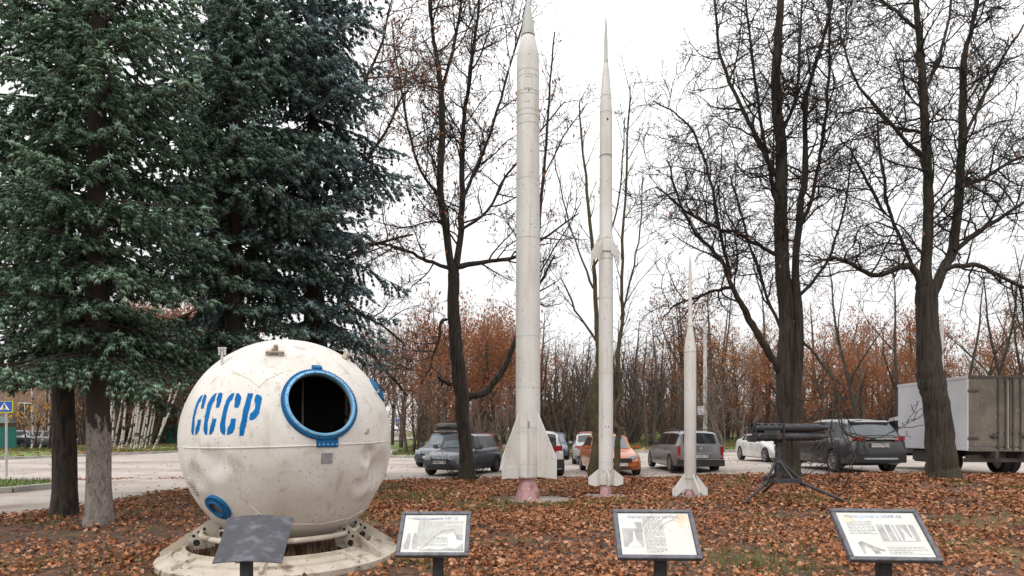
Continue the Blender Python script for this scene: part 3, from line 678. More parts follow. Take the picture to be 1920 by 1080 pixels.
def tab(pxc, pyc, w, h, off, mt, name, par=capsule, roll=0.0, thick=.03, slope=0.0):
    p, n = sph(pxc, pyc); p = on(pxc, pyc, off); U = Vector((0, 0, 1)).cross(n).normalized(); V = n.cross(U)
    if roll: U, V = U * math.cos(roll) + V * math.sin(roll), V * math.cos(roll) - U * math.sin(roll)
    mm = MB(CO); mm.box(p, (w, h, thick), Matrix((U, V, n)).transposed(), 1.0); return mm.build(name, mt, par, 30, bevel=min(.008, thick * .3)), p, U, V, n
tab(594, 690, .105, .055, .008, 'blue_paint', 'hatch_tab')
o, p, U, V, n = tab(614, 826, .225, .135, .0, 'blue_paint', 'hatch_tab')
for k in range(5):
    mm = MB(CO); mm.lathe([(.009, 0), (.009, .006), (0, .009)], 8, p + U * (-.09 + .045 * k) + V * -.04 + n * .014, n); mm.build('bolt', 'pale_blue', capsule)
for k in (-.05, .05):
    mm = MB(CO); mm.lathe([(.011, 0), (.011, .006), (0, .009)], 8, p + U * k * 1.6 + V * .015 + n * .014, n); mm.build('bolt', 'dark_hole', capsule)
tab(613, 859, .118, .108, .0005, 'grey_metal', 'name_plate', thick=.012)
# seams
def seam(pts, r=.006, name='weld_seam', mt='capsule_paint'):
    Q = []
    for a, b in zip(pts[:-1], pts[1:]):
        k = max(2, int(math.dist(a, b) / 9))
        for i in range(k): Q.append(on(a[0] + (b[0] - a[0]) * i / k, a[1] + (b[1] - a[1]) * i / k, .001))
    Q.append(on(*pts[-1], .001)); MB(CO).tube(Q, r, 6).build(name, mt, capsule)
seam([(334, 838), (360, 840), (430, 840), (520, 838), (620, 834), (690, 831), (732, 827)], .008)
seam([(455, 925), (470, 945), (488, 958), (510, 970), (540, 978), (600, 976), (650, 966), (690, 945), (712, 915), (722, 880)], .006)
seam([(488, 957), (462, 972), (440, 985)], .007)
seam([(418, 688), (445, 700), (470, 712), (486, 725)], .005); seam([(486, 725), (500, 712), (530, 698)], .004)
seam([(548, 648), (575, 655), (592, 672), (597, 686)], .006)
seam([(455, 925), (440, 890), (432, 850)], .004)
# lettering, painted on the hull
GLY = {0: [[(375,180),(330,205),(285,270),(250,350),(215,460),(190,580),(170,720),(168,800),(178,850),(205,865),(218,740),(222,640),(235,540),(262,430),(295,340),(330,290),(350,230)],
 [(405,165),(430,195),(432,220),(400,340),(380,415),(330,420),(348,330),(352,280)],[(285,600),(340,600),(325,690),(300,790),(270,840),(230,868),(240,750),(265,680)]],
 1: [[(605,150),(560,170),(500,240),(450,340),(430,430),(405,540),(390,650),(378,740),(380,800),(405,850),(440,862),(450,760),(448,680),(465,590),(490,470),(530,330),(565,280),(580,220)],
 [(635,150),(690,148),(700,185),(690,230),(665,330),(640,402),(585,402),(600,300),(598,250)],[(525,590),(600,582),(580,690),(550,790),(520,840),(472,862),(485,770),(490,720),(515,660)]],
 2: [[(900,150),(850,160),(800,210),(760,280),(725,380),(700,480),(680,590),(660,680),(655,740),(665,800),(695,845),(740,865),(752,760),(745,690),(755,580),(775,470),(790,400),(820,310),(870,250)],
 [(935,155),(970,155),(1010,210),(1010,250),(995,330),(960,402),(925,405),(890,385),(905,300),(900,255)],[(845,585),(920,582),(915,680),(890,790),(860,835),(775,862),(785,740),(820,690)]],
 3: [[(1125,155),(1215,160),(1180,280),(1160,380),(1125,510),(1105,640),(1075,760),(1055,870),(980,875),(985,760),(1000,660),(1025,590),(1040,450),(1085,290)],
 [(1262,175),(1300,178),(1345,200),(1362,250),(1340,350),(1310,500),(1255,575),(1200,608),(1155,612),(1145,590),(1160,500),(1215,455),(1240,410),(1248,340),(1230,290),(1240,230)]]}
for g, polys in GLY.items():
    mm = MB(CO)
    for poly in polys:
        B = []
        for a, b in zip(poly, poly[1:] + poly[:1]):
            k = max(1, int(math.dist(a, b) / 26)); B += [(a[0] + (b[0] - a[0]) * i / k + random.Random(i + a[0]).uniform(-3, 3), a[1] + (b[1] - a[1]) * i / k) for i in range(k)]
        gx, gy = np.meshgrid(np.arange(150, 1400, 24.0), np.arange(140, 880, 24.0)); gx = gx.ravel(); gy = gy.ravel(); kk = inpoly(gx, gy, B)
        nb = len(B); r = delaunay_2d_cdt([Vector(q) for q in B] + [Vector(q) for q in zip(gx[kk].tolist(), gy[kk].tolist())], [(i, (i + 1) % nb) for i in range(nb)], [], 1, 1e-4)
        mm.add([on(340 + q.x / 9, 720 + q.y / 9, .0025) for q in r[0]], [tuple(f) for f in r[2]])
    mm.build('painted_letter', 'letter_paint', capsule, 180)
# portholes, vent, fittings
def disc(p, n, prof, name, mt, par=capsule, seg=40):
    mm = MB(CO); mm.lathe(prof, seg, p, n, cap=False); return mm.build(name, mt, par, 35)
p, n = sph(413, 948); p = on(413, 948)
ph_ = disc(p, n, [(.152, -.03), (.150, .014), (.12, .024), (.098, .026), (.09, .038), (.082, .036), (.08, -.03)], 'porthole', 'blue_paint')
disc(p, n, [(.0, .006), (.082, .006)], 'pane', 'dull_glass', ph_)
mm = MB(CO); U = n.orthogonal().normalized(); V = n.cross(U)
for k in range(56):
    a = 2 * math.pi * k / 56; e = U * math.cos(a) + V * math.sin(a)
    mm.box(p + e * .138 + n * .019, (.007, .022, .008), Matrix((n.cross(e), e, n)).transposed())
o = mm.build('porthole_teeth', 'blue_paint', capsule, 0); o['kind'] = 'stuff'
n = Vector((.845, .10, .50)).normalized(); p = SCN + n * SR
ph_ = disc(p, n, [(.152, -.04), (.150, .014), (.12, .024), (.098, .026), (.09, .038), (.082, .036), (.08, -.03)], 'porthole', 'blue_paint')
disc(p, n, [(.0, .006), (.082, .006)], 'pane', 'dull_glass', ph_)
p, n = sph(365, 911); p = on(365, 911); U = Vector((0, 0, 1)).cross(n).normalized(); V = n.cross(U)
mm = MB(CO); mm.tube([p + U * (.05 * math.cos(t)) + V * (.10 * math.sin(t)) + n * .004 for t in np.linspace(0, 6.2, 28)], .006, 6, True)
vent = mm.build('vent', 'capsule_paint', capsule)
for k in range(6):
    q = p + V * (.07 - .028 * k) + n * .008; w = .045 * math.sqrt(max(.1, 1 - ((.07 - .028 * k) / .105) ** 2))
    MB(CO).tube([q - U * w, q + n * .012 + V * .004, q + U * w], [.006, .011, .006], 8).build('louvre', 'stand_paint', vent)
def fitting(px, py, parts, name, label=None):
    p = on(px, py); n = sph(px, py)[1]; U = Vector((0, 0, 1)).cross(n).normalized(); V = n.cross(U); mm = MB(CO)
    for c, dsz in parts: mm.box(p + U * c[0] + V * c[1] + n * c[2], dsz, Matrix((U, V, n)).transposed())
    return mm.build(name, 'stand_paint', capsule, 30, bevel=.004)
fitting(516, 664, [((0, 0, .03), (.05, .04, .09)), ((.02, .0, .08), (.04, .035, .07)), ((-.06, 0, .02), (.06, .06, .05)), ((.065, -.01, .02), (.06, .05, .04)), ((0, -.03, .045), (.16, .02, .02))], 'antenna_mount')
fitting(646, 671, [((0, 0, .03), (.07, .05, .07)), ((.05, .03, .05), (.06, .04, .05)), ((-.05, -.02, .02), (.05, .05, .04)), ((.02, -.03, .06), (.10, .02, .02))], 'antenna_mount')
fitting(704, 737, [((0, 0, .02), (.02, .02, .06)), ((.0, .015, .05), (.05, .012, .012))], 'hook')
fitting(687, 811, [((0, 0, .01), (.05, .02, .02)), ((.02, .02, .012), (.015, .05, .02))], 'hook')
p = on(420, 682); n = Vector((-.55, -.1, .83))
mm = MB(CO); mm.box(p + Vector((-.02, 0, .07)), (.02, .02, .18)); mm.box(p + Vector((-.02, 0, .165)), (.085, .02, .016)); mm.box(p + Vector((-.02, 0, .135)), (.075, .02, .012))
for k in (-.03, 0, .03): mm.box(p + Vector((-.02 + k, 0, .125)), (.012, .018, .07))
mm.build('bracket', 'rocket_grey', capsule, 0)
# landing-ring stand under the sphere
RC = Vector((-2.656, 7.105, 0)); RG = float(lawn_z(RC.x, RC.y))
stand = empty('capsule_stand', (RC.x, RC.y, RG), 0, 'weathered white metal ring stand with perforated gusset plates under the sphere', 'stand')
SO = stand.location.copy()
MB((0, 0, 0)).lathe([(1.29, -.06), (1.295, .035), (1.24, .06), (1.17, .085), (1.165, .105), (1.13, .105), (1.125, .085), (1.03, .125), (1.025, .165), (.995, .165), (.99, -.06)], 96, cap=False).build('base_ring', 'stand_paint', stand, 30)
MB().tube([(.84 * math.cos(t), .84 * math.sin(t), .29) for t in np.linspace(0, 2 * math.pi, 72, endpoint=False)], .032, 10, True).build('support_tube', 'stand_paint', stand)
for t in np.linspace(.2, 2 * math.pi + .2, 9)[:-1]:
    MB().box((1.14 * math.cos(t), 1.14 * math.sin(t), .10), (.27, .035, .05), Matrix.Rotation(t, 3, 'Z') @ Matrix.Rotation(.25, 3, 'Y')).build('rib', 'stand_paint', stand, 30, bevel=.006)
for az in (-17, 20, 160, 197):
    a = R(az); U = Vector((math.cos(a), math.sin(a), 0)); Nn = U.cross(Vector((0, 0, 1)))
    me2 = MB().prism([(.72, .14), (.80, .12), (1.26, .06), (1.27, .10), (.78, .43), (.70, .47), (.66, .36)], .022, (0, 0, 0), U).build('gusset_plate', 'stand_paint', stand, 30)
    for (r_, z_, hr_) in ((.82, .335, .016), (.875, .30, .016), (.93, .262, .016), (.90, .185, .034)):
        for sd in (-1, 1):
            MB().lathe([(.0, .0), (hr_, .0), (hr_ * 1.15, -.004)], 16, U * r_ + Vector((0, 0, z_)) + Nn * (sd * .0135), Nn * sd, cap=False).build('hole', 'dark_hole', me2, 0)
    MB().box(U * .70 + Vector((0, 0, .44)), (.14, .12, .04), Matrix.Rotation(a, 3, 'Z') @ Matrix.Rotation(-.7, 3, 'Y')).build('sphere_pad', 'stand_paint', stand, 30, bevel=.006)

# ------------------------------------------------------------------ rockets
def rocket(name, px, d, label, build):
    x = pxx(px, d); g = float(lawn_z(x, d)); o = empty(name, (x, d, g), 0, label, 'rocket')
    build(o, lambda py: CH - (py - HY) / F * d - g, d / F); return o
def ring(par, r, z, w=.006, h=.012, mt='rocket_grey', name='band'):
    MB().lathe([(r - .01, z - h), (r + w, z - h), (r + w, z + h), (r - .01, z + h)], 40, cap=False).build(name, mt, par, 30)
def rivets(par, pts, r=.006):
    mm = MB()
    for p, n in pts: mm.lathe([(r, 0), (r * .7, r * .6), (0, r * .8)], 6, p, n, cap=False)
    o = mm.build('rivets', 'grey_metal', par, 40); o['kind'] = 'stuff'
def fin(par, az, poly, t, name='fin', mt='rocket_paint'):
    a = R(az); U = Vector((math.cos(a), math.sin(a), 0)); return MB().prism(poly, t, (0, 0, 0), U).build(name, mt, par, 30, bevel=.006)
def b1(o, Z, s):
    MB().lathe([(.29, Z(941)), (.30, Z(937)), (.24, Z(918)), (.185, Z(905)), (.155, Z(896)), (.15, Z(890))], 40).build('pedestal_cone', 'pink_paint', o)
    MB().lathe([(.19, Z(897)), (.27, Z(894)), (.279, Z(890)), (.279, Z(800)), (.277, Z(700)), (.272, Z(500)), (.264, Z(300)), (.258, Z(200)), (.254, Z(110)),
                (.246, Z(104)), (.235, Z(98)), (.165, Z(72)), (.155, Z(70))], 48).build('body', 'rocket_paint', o)
    MB().lathe([(.158, Z(69)), (.160, Z(67)), (.105, Z(34)), (.05, Z(8)), (.008, Z(-8)), (0, Z(-9))], 40).build('nose_cone', 'rocket_grey', o)
    for py, r in ((870, .279), (808, .279), (803, .279), (727, .277), (632, .275), (450, .270), (340, .265), (238, .2605), (223, .2597), (213, .2592), (184, .2575), (178, .2572), (150, .256), (139, .2556)): ring(o, r, Z(py), .004, .007)
    ring(o, .160, Z(70), .004, .010, 'dark_hole', 'joint')
    for az in (265, 292):                                # lengthwise seams on the skirt
        a = R(az); MB().tube([(.280 * math.cos(a), .280 * math.sin(a), Z(770)), (.281 * math.cos(a), .281 * math.sin(a), Z(892))], .004, 5).build('seam', 'rocket_grey', o)
    for az in (250, 275, 300):
        a = R(az); MB().tube([(.270 * math.cos(a), .270 * math.sin(a), Z(450)), (.262 * math.cos(a), .262 * math.sin(a), Z(242))], .003, 5).build('seam', 'rocket_grey', o) if az == 300 else None
    rivets(o, [(Vector((.279 * math.cos(a), .279 * math.sin(a), Z(py))), Vector((math.cos(a), math.sin(a), 0))) for py in (812, 880, 800) for a in np.linspace(3.4, 6.0, 22)], .007)
    # access panel with rivets on the front
    pr = .2575
    def cyl_panel(a0, a1, z0, z1, r, name, mt='rocket_paint'):
        G = [[(r * math.sin(t), -r * math.cos(t), z) for t in np.linspace(a0, a1, 9)] for z in (z0, z1)]; MB().grid(G).build(name, mt, o, 60)
    cyl_panel(-.28, .32, Z(176), Z(156), pr + .004, 'access_panel')
    pts = []
    for k in range(9):
        for z in (Z(177), Z(155)): t = -.30 + .64 * k / 8; pts.append((Vector((pr * math.sin(t), -pr * math.cos(t), z)), Vector((math.sin(t), -math.cos(t), 0))))
    for k in range(7):
        for t in (-.30, .34): z = Z(176 - 20 * k / 6); pts.append((Vector((pr * math.sin(t), -pr * math.cos(t), z)), Vector((math.sin(t), -math.cos(t), 0))))
    rivets(o, pts, .008)
    cyl_panel(-.34, .06, Z(201), Z(193), pr + .006, 'maker_plate')
    cyl_panel(-.02, .12, Z(181.5), Z(179.8), pr + .009, 'sensor_hole', 'dark_hole')
    cyl_panel(-.05, .10, Z(803), Z(790), .287, 'paint_chip', 'grey_metal')
    for az in (40, 135, 225, 318):
        f = fin(o, az, [(.26, Z(775)), (.30, Z(775)), (.82, Z(856)), (.82, Z(895)), (.26, Z(893))], .03)
    for az in (225,):
        a = R(az); U = Vector((math.cos(a), math.sin(a), 0)); Nn = U.cross(Vector((0, 0, 1)))
        MB().prism([(.34, Z(895)), (.66, Z(893)), (.66, Z(874)), (.36, Z(872))], .012, -Nn * .024 + Vector((0, 0, -.01)), U).build('cover_plate', 'rocket_paint', f, 30)
        MB().prism([(.34, Z(895)), (.66, Z(893)), (.66, Z(874)), (.36, Z(872))], .012, Nn * .024 + Vector((0, 0, -.01)), U).build('cover_plate', 'rocket_paint', f, 30)
    for sgn in (-1, 1):
        e = Vector((sgn, -.15, 0)).normalized()
        MB().tube([e * .24 + Vector((0, 0, Z(103))), e * .33 + Vector((0, 0, Z(104))), e * .40 + Vector((0, 0, Z(109))), e * .43 + Vector((0, 0, Z(120))),
                   e * .43 + Vector((0, 0, Z(170))), e * .40 + Vector((0, 0, Z(182))), e * .33 + Vector((0, 0, Z(188))), e * .25 + Vector((0, 0, Z(189)))], .011, 8).build('antenna_loop', 'rocket_paint', o)
rocket('sounding_rocket', 990, 13.94, 'tallest and thickest white rocket with broad tail fins on a pink cone', b1)
def b2(o, Z, s):
    MB().lathe([(.158, Z(937)), (.160, Z(934)), (.125, Z(915)), (.105, Z(905))], 32).build('pedestal_cone', 'pink_paint', o)
    MB().lathe([(.12, Z(909)), (.16, Z(908)), (.167, Z(905)), (.167, Z(880)), (.165, Z(500)), (.163, Z(488))], 40).build('booster', 'rocket_paint', o)
    MB().lathe([(.163, Z(487)), (.172, Z(470)), (.172, Z(449)), (.150, Z(440)), (.146, Z(300)), (.144, Z(215)), (.143, Z(212)), (.125, Z(180)), (.085, Z(140)), (.06, Z(120)), (.052, Z(117))], 40).build('upper_stage', 'rocket_paint', o)
    MB().lathe([(.054, Z(117)), (.056, Z(112)), (.046, Z(108)), (.044, Z(80)), (.03, Z(50)), (.008, Z(27)), (0, Z(24))], 24).build('nose_probe', 'rocket_grey', o)
    for py, r in ((880, .167), (866, .167), (700, .166), (560, .165), (449, .172), (476, .170), (293, .146), (213, .144), (296, .146), (182, .126), (117, .055)): ring(o, r, Z(py), .004, .006)
    ring(o, .146, Z(294), .003, .006, 'dark_hole', 'cracked_joint')
    for az in (6, 93, 186, 272): 
        f = fin(o, az, [(.15, Z(879)), (.19, Z(880)), (.42, Z(895)), (.42, Z(908)), (.26, Z(912)), (.15, Z(910))], .02)
        a = R(az); U = Vector((math.cos(a), math.sin(a), 0)); Nn = U.cross(Vector((0, 0, 1)))
        rivets(f, [(U * .18 + Nn * (.011 * sd) + Vector((0, 0, Z(884 + 3.2 * k))), Nn * sd) for k in range(8) for sd in (-1, 1)], .009)
    for az in (20, 160, 232, 308):
        fin(o, az, [(.14, Z(446)), (.17, Z(446)), (.34, Z(468)), (.36, Z(468)), (.36, Z(494)), (.31, Z(496)), (.30, Z(486)), (.17, Z(477)), (.14, Z(476))], .022)
    for t in (-.42, -.02, .36):
        MB().box((.171 * math.sin(t), -.171 * math.cos(t), Z(474.5)), (.05, .012, .024), Matrix.Rotation(t, 3, 'Z')).build('slot', 'dark_hole', o, 0)
    for t, py, w in ((0.12, 229, .03), (.25, 800, .018), (-.45, 884, .02), (.55, 884, .02)):
        MB().box(((.146 if py < 400 else .167) * math.sin(t), -(.146 if py < 400 else .167) * math.cos(t), Z(py)), (w, .012, w * 1.5), Matrix.Rotation(t, 3, 'Z')).build('hole', 'dark_hole', o, 0)
rocket('sounding_rocket', 1136, 14.4, 'tall slim white rocket with mid-body fins and a needle nose, second in height', b2)
def b3(o, Z, s):
    MB().lathe([(.13, Z(938)), (.11, Z(930)), (.085, Z(918)), (.07, Z(908))], 24).build('pedestal_cone', 'pink_paint', o)
    MB().lathe([(.075, Z(918)), (.105, Z(917)), (.118, Z(898)), (.139, Z(895)), (.139, Z(700)), (.141, Z(662)), (.139, Z(655)), (.125, Z(645)), (.085, Z(625)), (.066, Z(614))], 36).build('body', 'rocket_paint', o)
    MB().lathe([(.066, Z(614)), (.068, Z(606)), (.050, Z(602)), (.044, Z(590)), (.040, Z(530)), (.030, Z(495)), (.01, Z(478)), (0, Z(476))], 24).build('nose_probe', 'rocket_paint', o)
    for k in range(24):
        pass
    rivets(o, [(Vector((.14 * math.cos(a), .14 * math.sin(a), Z(661))), Vector((math.cos(a), math.sin(a), 0))) for a in np.linspace(0, 6.283, 30)[:-1]], .008)
    ring(o, .139, Z(896), .003, .006); ring(o, .140, Z(660), .003, .004); ring(o, .067, Z(612), .005, .006)
    for az in (8, 98, 188, 283):
        fin(o, az, [(.09, Z(888)), (.14, Z(888)), (.44, Z(918)), (.44, Z(935)), (.40, Z(934)), (.14, Z(918)), (.09, Z(916))], .03)
rocket('sounding_rocket', 1294, 14.5, 'shortest white rocket with swept tail fins, rightmost of three', b3)
# concrete pads under them
def pad(x, y, poly, h, label):
    g = float(lawn_z(x, y)); o = MB((x, y, g)).prism(poly, h, (x, y, g - h / 2 + .03), (1, 0, 0), (0, 1, 0)).build('concrete_pad', 'concrete', None, 30, bevel=.015)
    o.location = (x, y, g); tag(o, label, 'pad')
rr = random.Random(4)
pad(.45, 13.85, [((1.05 + rr.uniform(-.12, .12)) * math.cos(t), (.62 + rr.uniform(-.05, .05)) * math.sin(t)) for t in np.linspace(0, 6.283, 19)[:-1]], .14, 'rough rounded concrete pad under the tallest rocket')
pad(2.2, 14.35, [(-.52, -.35), (.50, -.33), (.44, .36), (-.46, .34)], .16, 'square concrete slab under the slim middle rocket')
pad(4.25, 14.45, [(-.3, -.25), (.42, -.27), (.45, .3), (-.3, .3)], .14, 'small concrete slab under the shortest rocket')

# ------------------------------------------------------------------ rocket launcher on tripod
LD = 12.9; lx = pxx(1466, LD); lg = float(lawn_z(lx, LD))
la = empty('launcher_tripod', (lx, LD, lg), 0, 'dark grey tripod launcher carrying a bundle of horizontal rocket tubes', 'launcher')
def LW(px, py, dy=0.0): return Vector((pxx(px, LD) - lx, dy, CH - (py - HY) / F * LD - lg))
rad = .36; rz = LW(1466, 899).z
MB().lathe([(rad, rz - .05), (rad + .02, rz - .05), (rad + .02, rz + .05), (rad, rz + .05), (rad, rz - .05)], 36, cap=False).build('base_ring', 'launcher_paint', la, 30)
cz = LW(1466, 866).z
cxp = LW(1459, 800)
MB().lathe([(.075, rz - .04), (.075, cz), (.062, cz + .01), (.060, LW(0, 824).z)], 20, (cxp.x, 0, 0)).build('column', 'launcher_paint', la)
MB().lathe([(.09, cz - .02), (.09, cz + .03), (.07, cz + .05)], 20, (cxp.x, 0, 0)).build('collar', 'launcher_paint', la)
for i, az in enumerate((-165, -75, -8, 90)):
    a = R(az); MB().cyl((cxp.x + .06 * math.cos(a), .06 * math.sin(a), cz), (rad * math.cos(a), rad * math.sin(a), rz), .029, n=10).build('strut', 'launcher_paint', la)
for k, (ex, ey) in enumerate(((1386, -.25), (1567, -.55), (1475, 1.25))):
    e = LW(ex, 0, ey); e.z = float(lawn_z(e.x + lx, ey + LD)) - lg + .03
    b = Vector((e.x, e.y, 0)).normalized() * (rad + .0); b.z = rz - .05
    leg = MB().cyl(b, e, .032, .029, 12).build('leg', 'launcher_paint', la)
    MB().lathe([(.045, -.03), (.045, .10)], 12, b, e - b).build('leg_socket', 'launcher_paint', leg)
# tube bundle: slotted launching tubes behind, rocket noses forward, slightly turned towards the right
for j, (oy, oz, fx, sx) in enumerate(((-.11, .10, 1548, 0), (.12, .10, 1562, 4), (-.11, -.085, 1543, 6), (.12, -.085, 1560, 8), (.0, .01, 1520, 2))):
    z = LW(0, 811).z + oz; x0 = LW(1407 + sx, 0).x; x1 = LW(1465, 0).x; x2 = LW(fx, 0).x
    MB().lathe([(.095, x0), (.095, x1), (.085, x1), (.085, x0)], 20, (0, oy, z), (1, 0, 0), cap=False).build('launch_tube', 'launcher_paint', la, 30)
    t = MB().lathe([(.0, x0 + .02), (.082, x0 + .02), (.086, x1), (.088, x1 + .01), (.088, x2 - .36), (.07, x2 - .20), (.035, x2 - .05), (.0, x2)], 20, (0, oy, z), (1, 0, 0)).build('rocket_round', 'launcher_paint', la, 30)
    if oz > 0.05 or oy < 0:
        for k in range(4):
            MB().box((x0 + .10 + .145 * k, oy - .088 if oz < .05 else oy - .066, z + (.02 if oz < .05 else .066)), (.075, .022, .034), Matrix.Rotation(0 if oz < .05 else .78, 3, 'X')).build('slot', 'dark_hole', la, 0)
for xx in (1462, 1410):
    x0 = LW(xx, 0).x; z = LW(0, 811).z; MB().box((x0, 0.0, z), (.03, .46, .40)).build('clamp_plate', 'launcher_paint', la, 30, bevel=.01)
MB().prism([(-.10, .09), (.10, .09), (.06, -.12), (-.06, -.12)], .16, (cxp.x, 0, LW(0, 823).z)).build('cradle', 'launcher_paint', la, 30, bevel=.01)
MB().box((LW(1440, 0).x, -.215, LW(0, 812).z), (.34, .02, .11)).build('side_plate', 'launcher_paint', la, 30, bevel=.008)
MB().cyl(LW(1408, 815, -.05), LW(1398, 816, -.05), .02, n=10).build('pin', 'rocket_grey', la)

# ------------------------------------------------------------------ information boards
def board(px, py_top, py_bot, dt, width, height, tilt, yaw, title, label, mode, ppx):
    """tilted board on a post; origin at the post foot, +y away from the viewer"""
    x = pxx(px, dt); ztop = CH - (py_top - HY) / F * dt
    g = float(lawn_z(x, dt)); o = empty('information_board', (x, dt - .1, g), R(yaw), label, 'information board')
    ct, st = math.cos(R(tilt)), math.sin(R(tilt))
    ctr = Vector((0, .1, ztop - g)) - Vector((0, ct, st)) * (height / 2)
    U = Vector((1, 0, 0)); V = Vector((0, ct, st)); Nn = U.cross(V)      # faces up and to the viewer
    M = Matrix((U, V, Nn)).transposed()
    pxo = (ppx - px) / F * dt
    if mode == 'bare':
        G = []
        for i in range(13):
            v = -height / 2 + height * i / 12; row = []
            for j in range(17):
                u = -width / 2 + width * j / 16
                row.append(ctr + U * u + V * v + Nn * (-.035 * (u / width * 2) ** 2 + .012 * math.sin(3 * v / height + 2 * u / width)))
            G.append(row)
        b = MB(); b.grid(G); me = b.mesh('plate'); bm = bmesh.new(); bm.from_mesh(me)
        bmesh.ops.solidify(bm, geom=bm.faces[:], thickness=.008); bm.to_mesh(me); bm.free(); link('plate', me, 'bare_plate', o, 50)
    else:
        b = MB(); fw = .028; fr = empty_part = None
        for nm, c, s_ in (('frame_rail', (0, height / 2 - fw / 2), (width, fw)), ('frame_rail', (0, -height / 2 + fw / 2), (width, fw)),
                          ('frame_rail', (-width / 2 + fw / 2, 0), (fw, height - 2 * fw)), ('frame_rail', (width / 2 - fw / 2, 0), (fw, height - 2 * fw))):
            MB().box(ctr + U * c[0] + V * c[1], (s_[0], s_[1], .034), M).build(nm, 'frame_paint', o, 30, bevel=.003)
        MB().box(ctr - Nn * .006, (width - 1.6 * fw, height - 1.6 * fw, .010), M).build('back_plate', 'frame_paint', o, 0)
        pw, phh = width - 2 * fw - .006, height - 2 * fw - .006
        pan = MB().box(ctr + Nn * .004, (pw, phh, .008), M).build('panel', 'paper', o, 0)
        def put(me, u, v, m_, nm, lift=.0092):
            me.transform(Matrix.Translation(ctr + U * u + V * v + Nn * lift) @ M.to_4x4()); return link(nm, me, m_, pan, 0)
        put(text_mesh(title, .034, 'title'), (-.0 if mode != 3 else -.02), phh / 2 - .032, 'print_title', 'title')
        def lines(u0, u1, v0, v1, nn, seed):
            r = random.Random(seed); q = MB()
            for k in range(nn):
                v = v0 + (v1 - v0) * k / max(1, nn - 1); u = u0; e = u1 if r.random() < .8 else u0 + (u1 - u0) * r.uniform(.4, .8)
                while u < e - .006:
                    w = min(r.uniform(.008, .03), e - u); q.add([ctr + U * a + V * (v + b_) + Nn * .0090 for a, b_ in ((u, 0), (u + w, 0), (u + w, .0042), (u, .0042))], [(0, 1, 2, 3)]); u += w + .005
            ob = q.build('text_lines', 'print_text', pan, 0); ob['kind'] = 'stuff'
        def pic(poly, m_, nm='picture', lift=.0092):
            MB().add([ctr + U * (a * pw) + V * (b_ * phh) + Nn * lift for a, b_ in poly], [tuple(range(len(poly)))]).build(nm, m_, pan, 0)
        def crack(pts):
            MB().tube([ctr + U * (a * pw) + V * (b_ * phh) + Nn * .0100 for a, b_ in pts], .0013, 5).build('crack', 'print_grey', pan, 0)
        if mode == 1:
            crack([(-.22, -.46), (-.10, -.30), (.0, -.10), (.14, .06), (.30, .10)]); crack([(-.46, .42), (-.2, .36), (.1, .40)]); crack([(.30, .10), (.36, -.05), (.42, -.2)])
            pic([(-.20, -.47), (-.05, -.40), (.10, -.43), (.24, -.38), (.36, -.42), (.47, -.26), (.48, -.47)], 'print_grey', 'torn_corner', .0097)
            lines(-.12, .20, .105, -.11, 22, 1)
            pic([(.22, -.02), (.45, -.02), (.47, -.28), (.38, -.38), (.24, -.34)], 'print_white'); pic([(.33, -.02), (.46, -.02), (.46, -.2), (.36, -.17)], 'print_grey', lift=.0098)
            for cx_ in (-.40, -.30):
                pts = [(cx_, .02)]
                for k in range(5): pts += [(cx_ + .03 + .012 * k, -.05 - .07 * k), (cx_ + .018 + .008 * k, -.06 - .07 * k)]
                pts += [(cx_ + .06, -.42), (cx_ - .06, -.42)]
                for k in range(4, -1, -1): pts += [(cx_ - .018 - .008 * k, -.06 - .07 * k), (cx_ - .03 - .012 * k, -.05 - .07 * k)]
                pic(pts, 'print_grey')
            pic([(-.355, .28), (-.348, .28), (-.338, -.30), (-.325, -.44), (-.378, -.44), (-.365, -.30)], 'print_white', lift=.0099)
        if mode == 2:
            pic([(-.46, .12), (-.30, .12), (-.19, .12), (-.19, -.32), (-.46, -.32)], 'print_grey')
            pic([(-.31, .06), (-.30, .06), (-.285, -.12), (-.27, -.20), (-.21, -.32), (-.42, -.32), (-.34, -.20), (-.325, -.12)], 'print_white', lift=.0098)
            pic([(-.28, .28), (-.18, .28), (-.18, .02), (-.24, .04)], 'print_text', lift=.0101)
            lines(-.075, .055, .11, -.15, 26, 2)
            pic([(.33, .46), (.47, .47), (.485, .20), (.44, .10), (.40, .18), (.36, .16), (.34, .28), (.27, .34)], 'stain', 'water_stain')
            for pts in ([(-.22, .05), (-.14, .26), (-.05, .40), (.0, .47)], [(-.02, .12), (.05, .27), (.16, .40), (.26, .46)], [(.06, .10), (.14, .24), (.30, .36)]):
                crack([(a_, b_) for a_, b_ in pts])
        if mode == 3:
            pic([(-.48, .45), (-.33, .46), (-.30, .32), (-.36, .26), (-.44, .28)], 'stain', 'water_stain'); pic([(-.30, .44), (.18, .46), (.12, .40), (-.2, .34)], 'stain_blue', 'faded_patch', .0086)
            pic([(-.05, .22), (.42, .22), (.42, -.16), (-.05, -.16)], 'print_grey')
            for a_ in (.03, .12, .17, .33): pic([(a_, .21), (a_ + .018, .21), (a_ + .028, -.15), (a_ + .008, -.15)], 'print_white', lift=.0098)
            pic([(.24, .16), (.27, .10), (.30, -.05), (.36, -.15), (.22, -.15), (.25, -.02)], 'print_white', lift=.0099)
            lines(-.20, -.04, .095, .0, 9, 3); lines(-.02, .21, -.10, -.15, 5, 4)
            pic([(-.38, -.20), (-.33, -.16), (-.20, -.28), (-.08, -.36), (-.09, -.39), (-.16, -.36), (-.15, -.44), (-.22, -.44), (-.24, -.33), (-.32, -.26), (-.34, -.44), (-.36, -.44)], 'print_text')
            pic([(-.25, -.28), (-.18, -.30), (-.16, -.40), (-.22, -.38)], 'print_grey', lift=.0098)
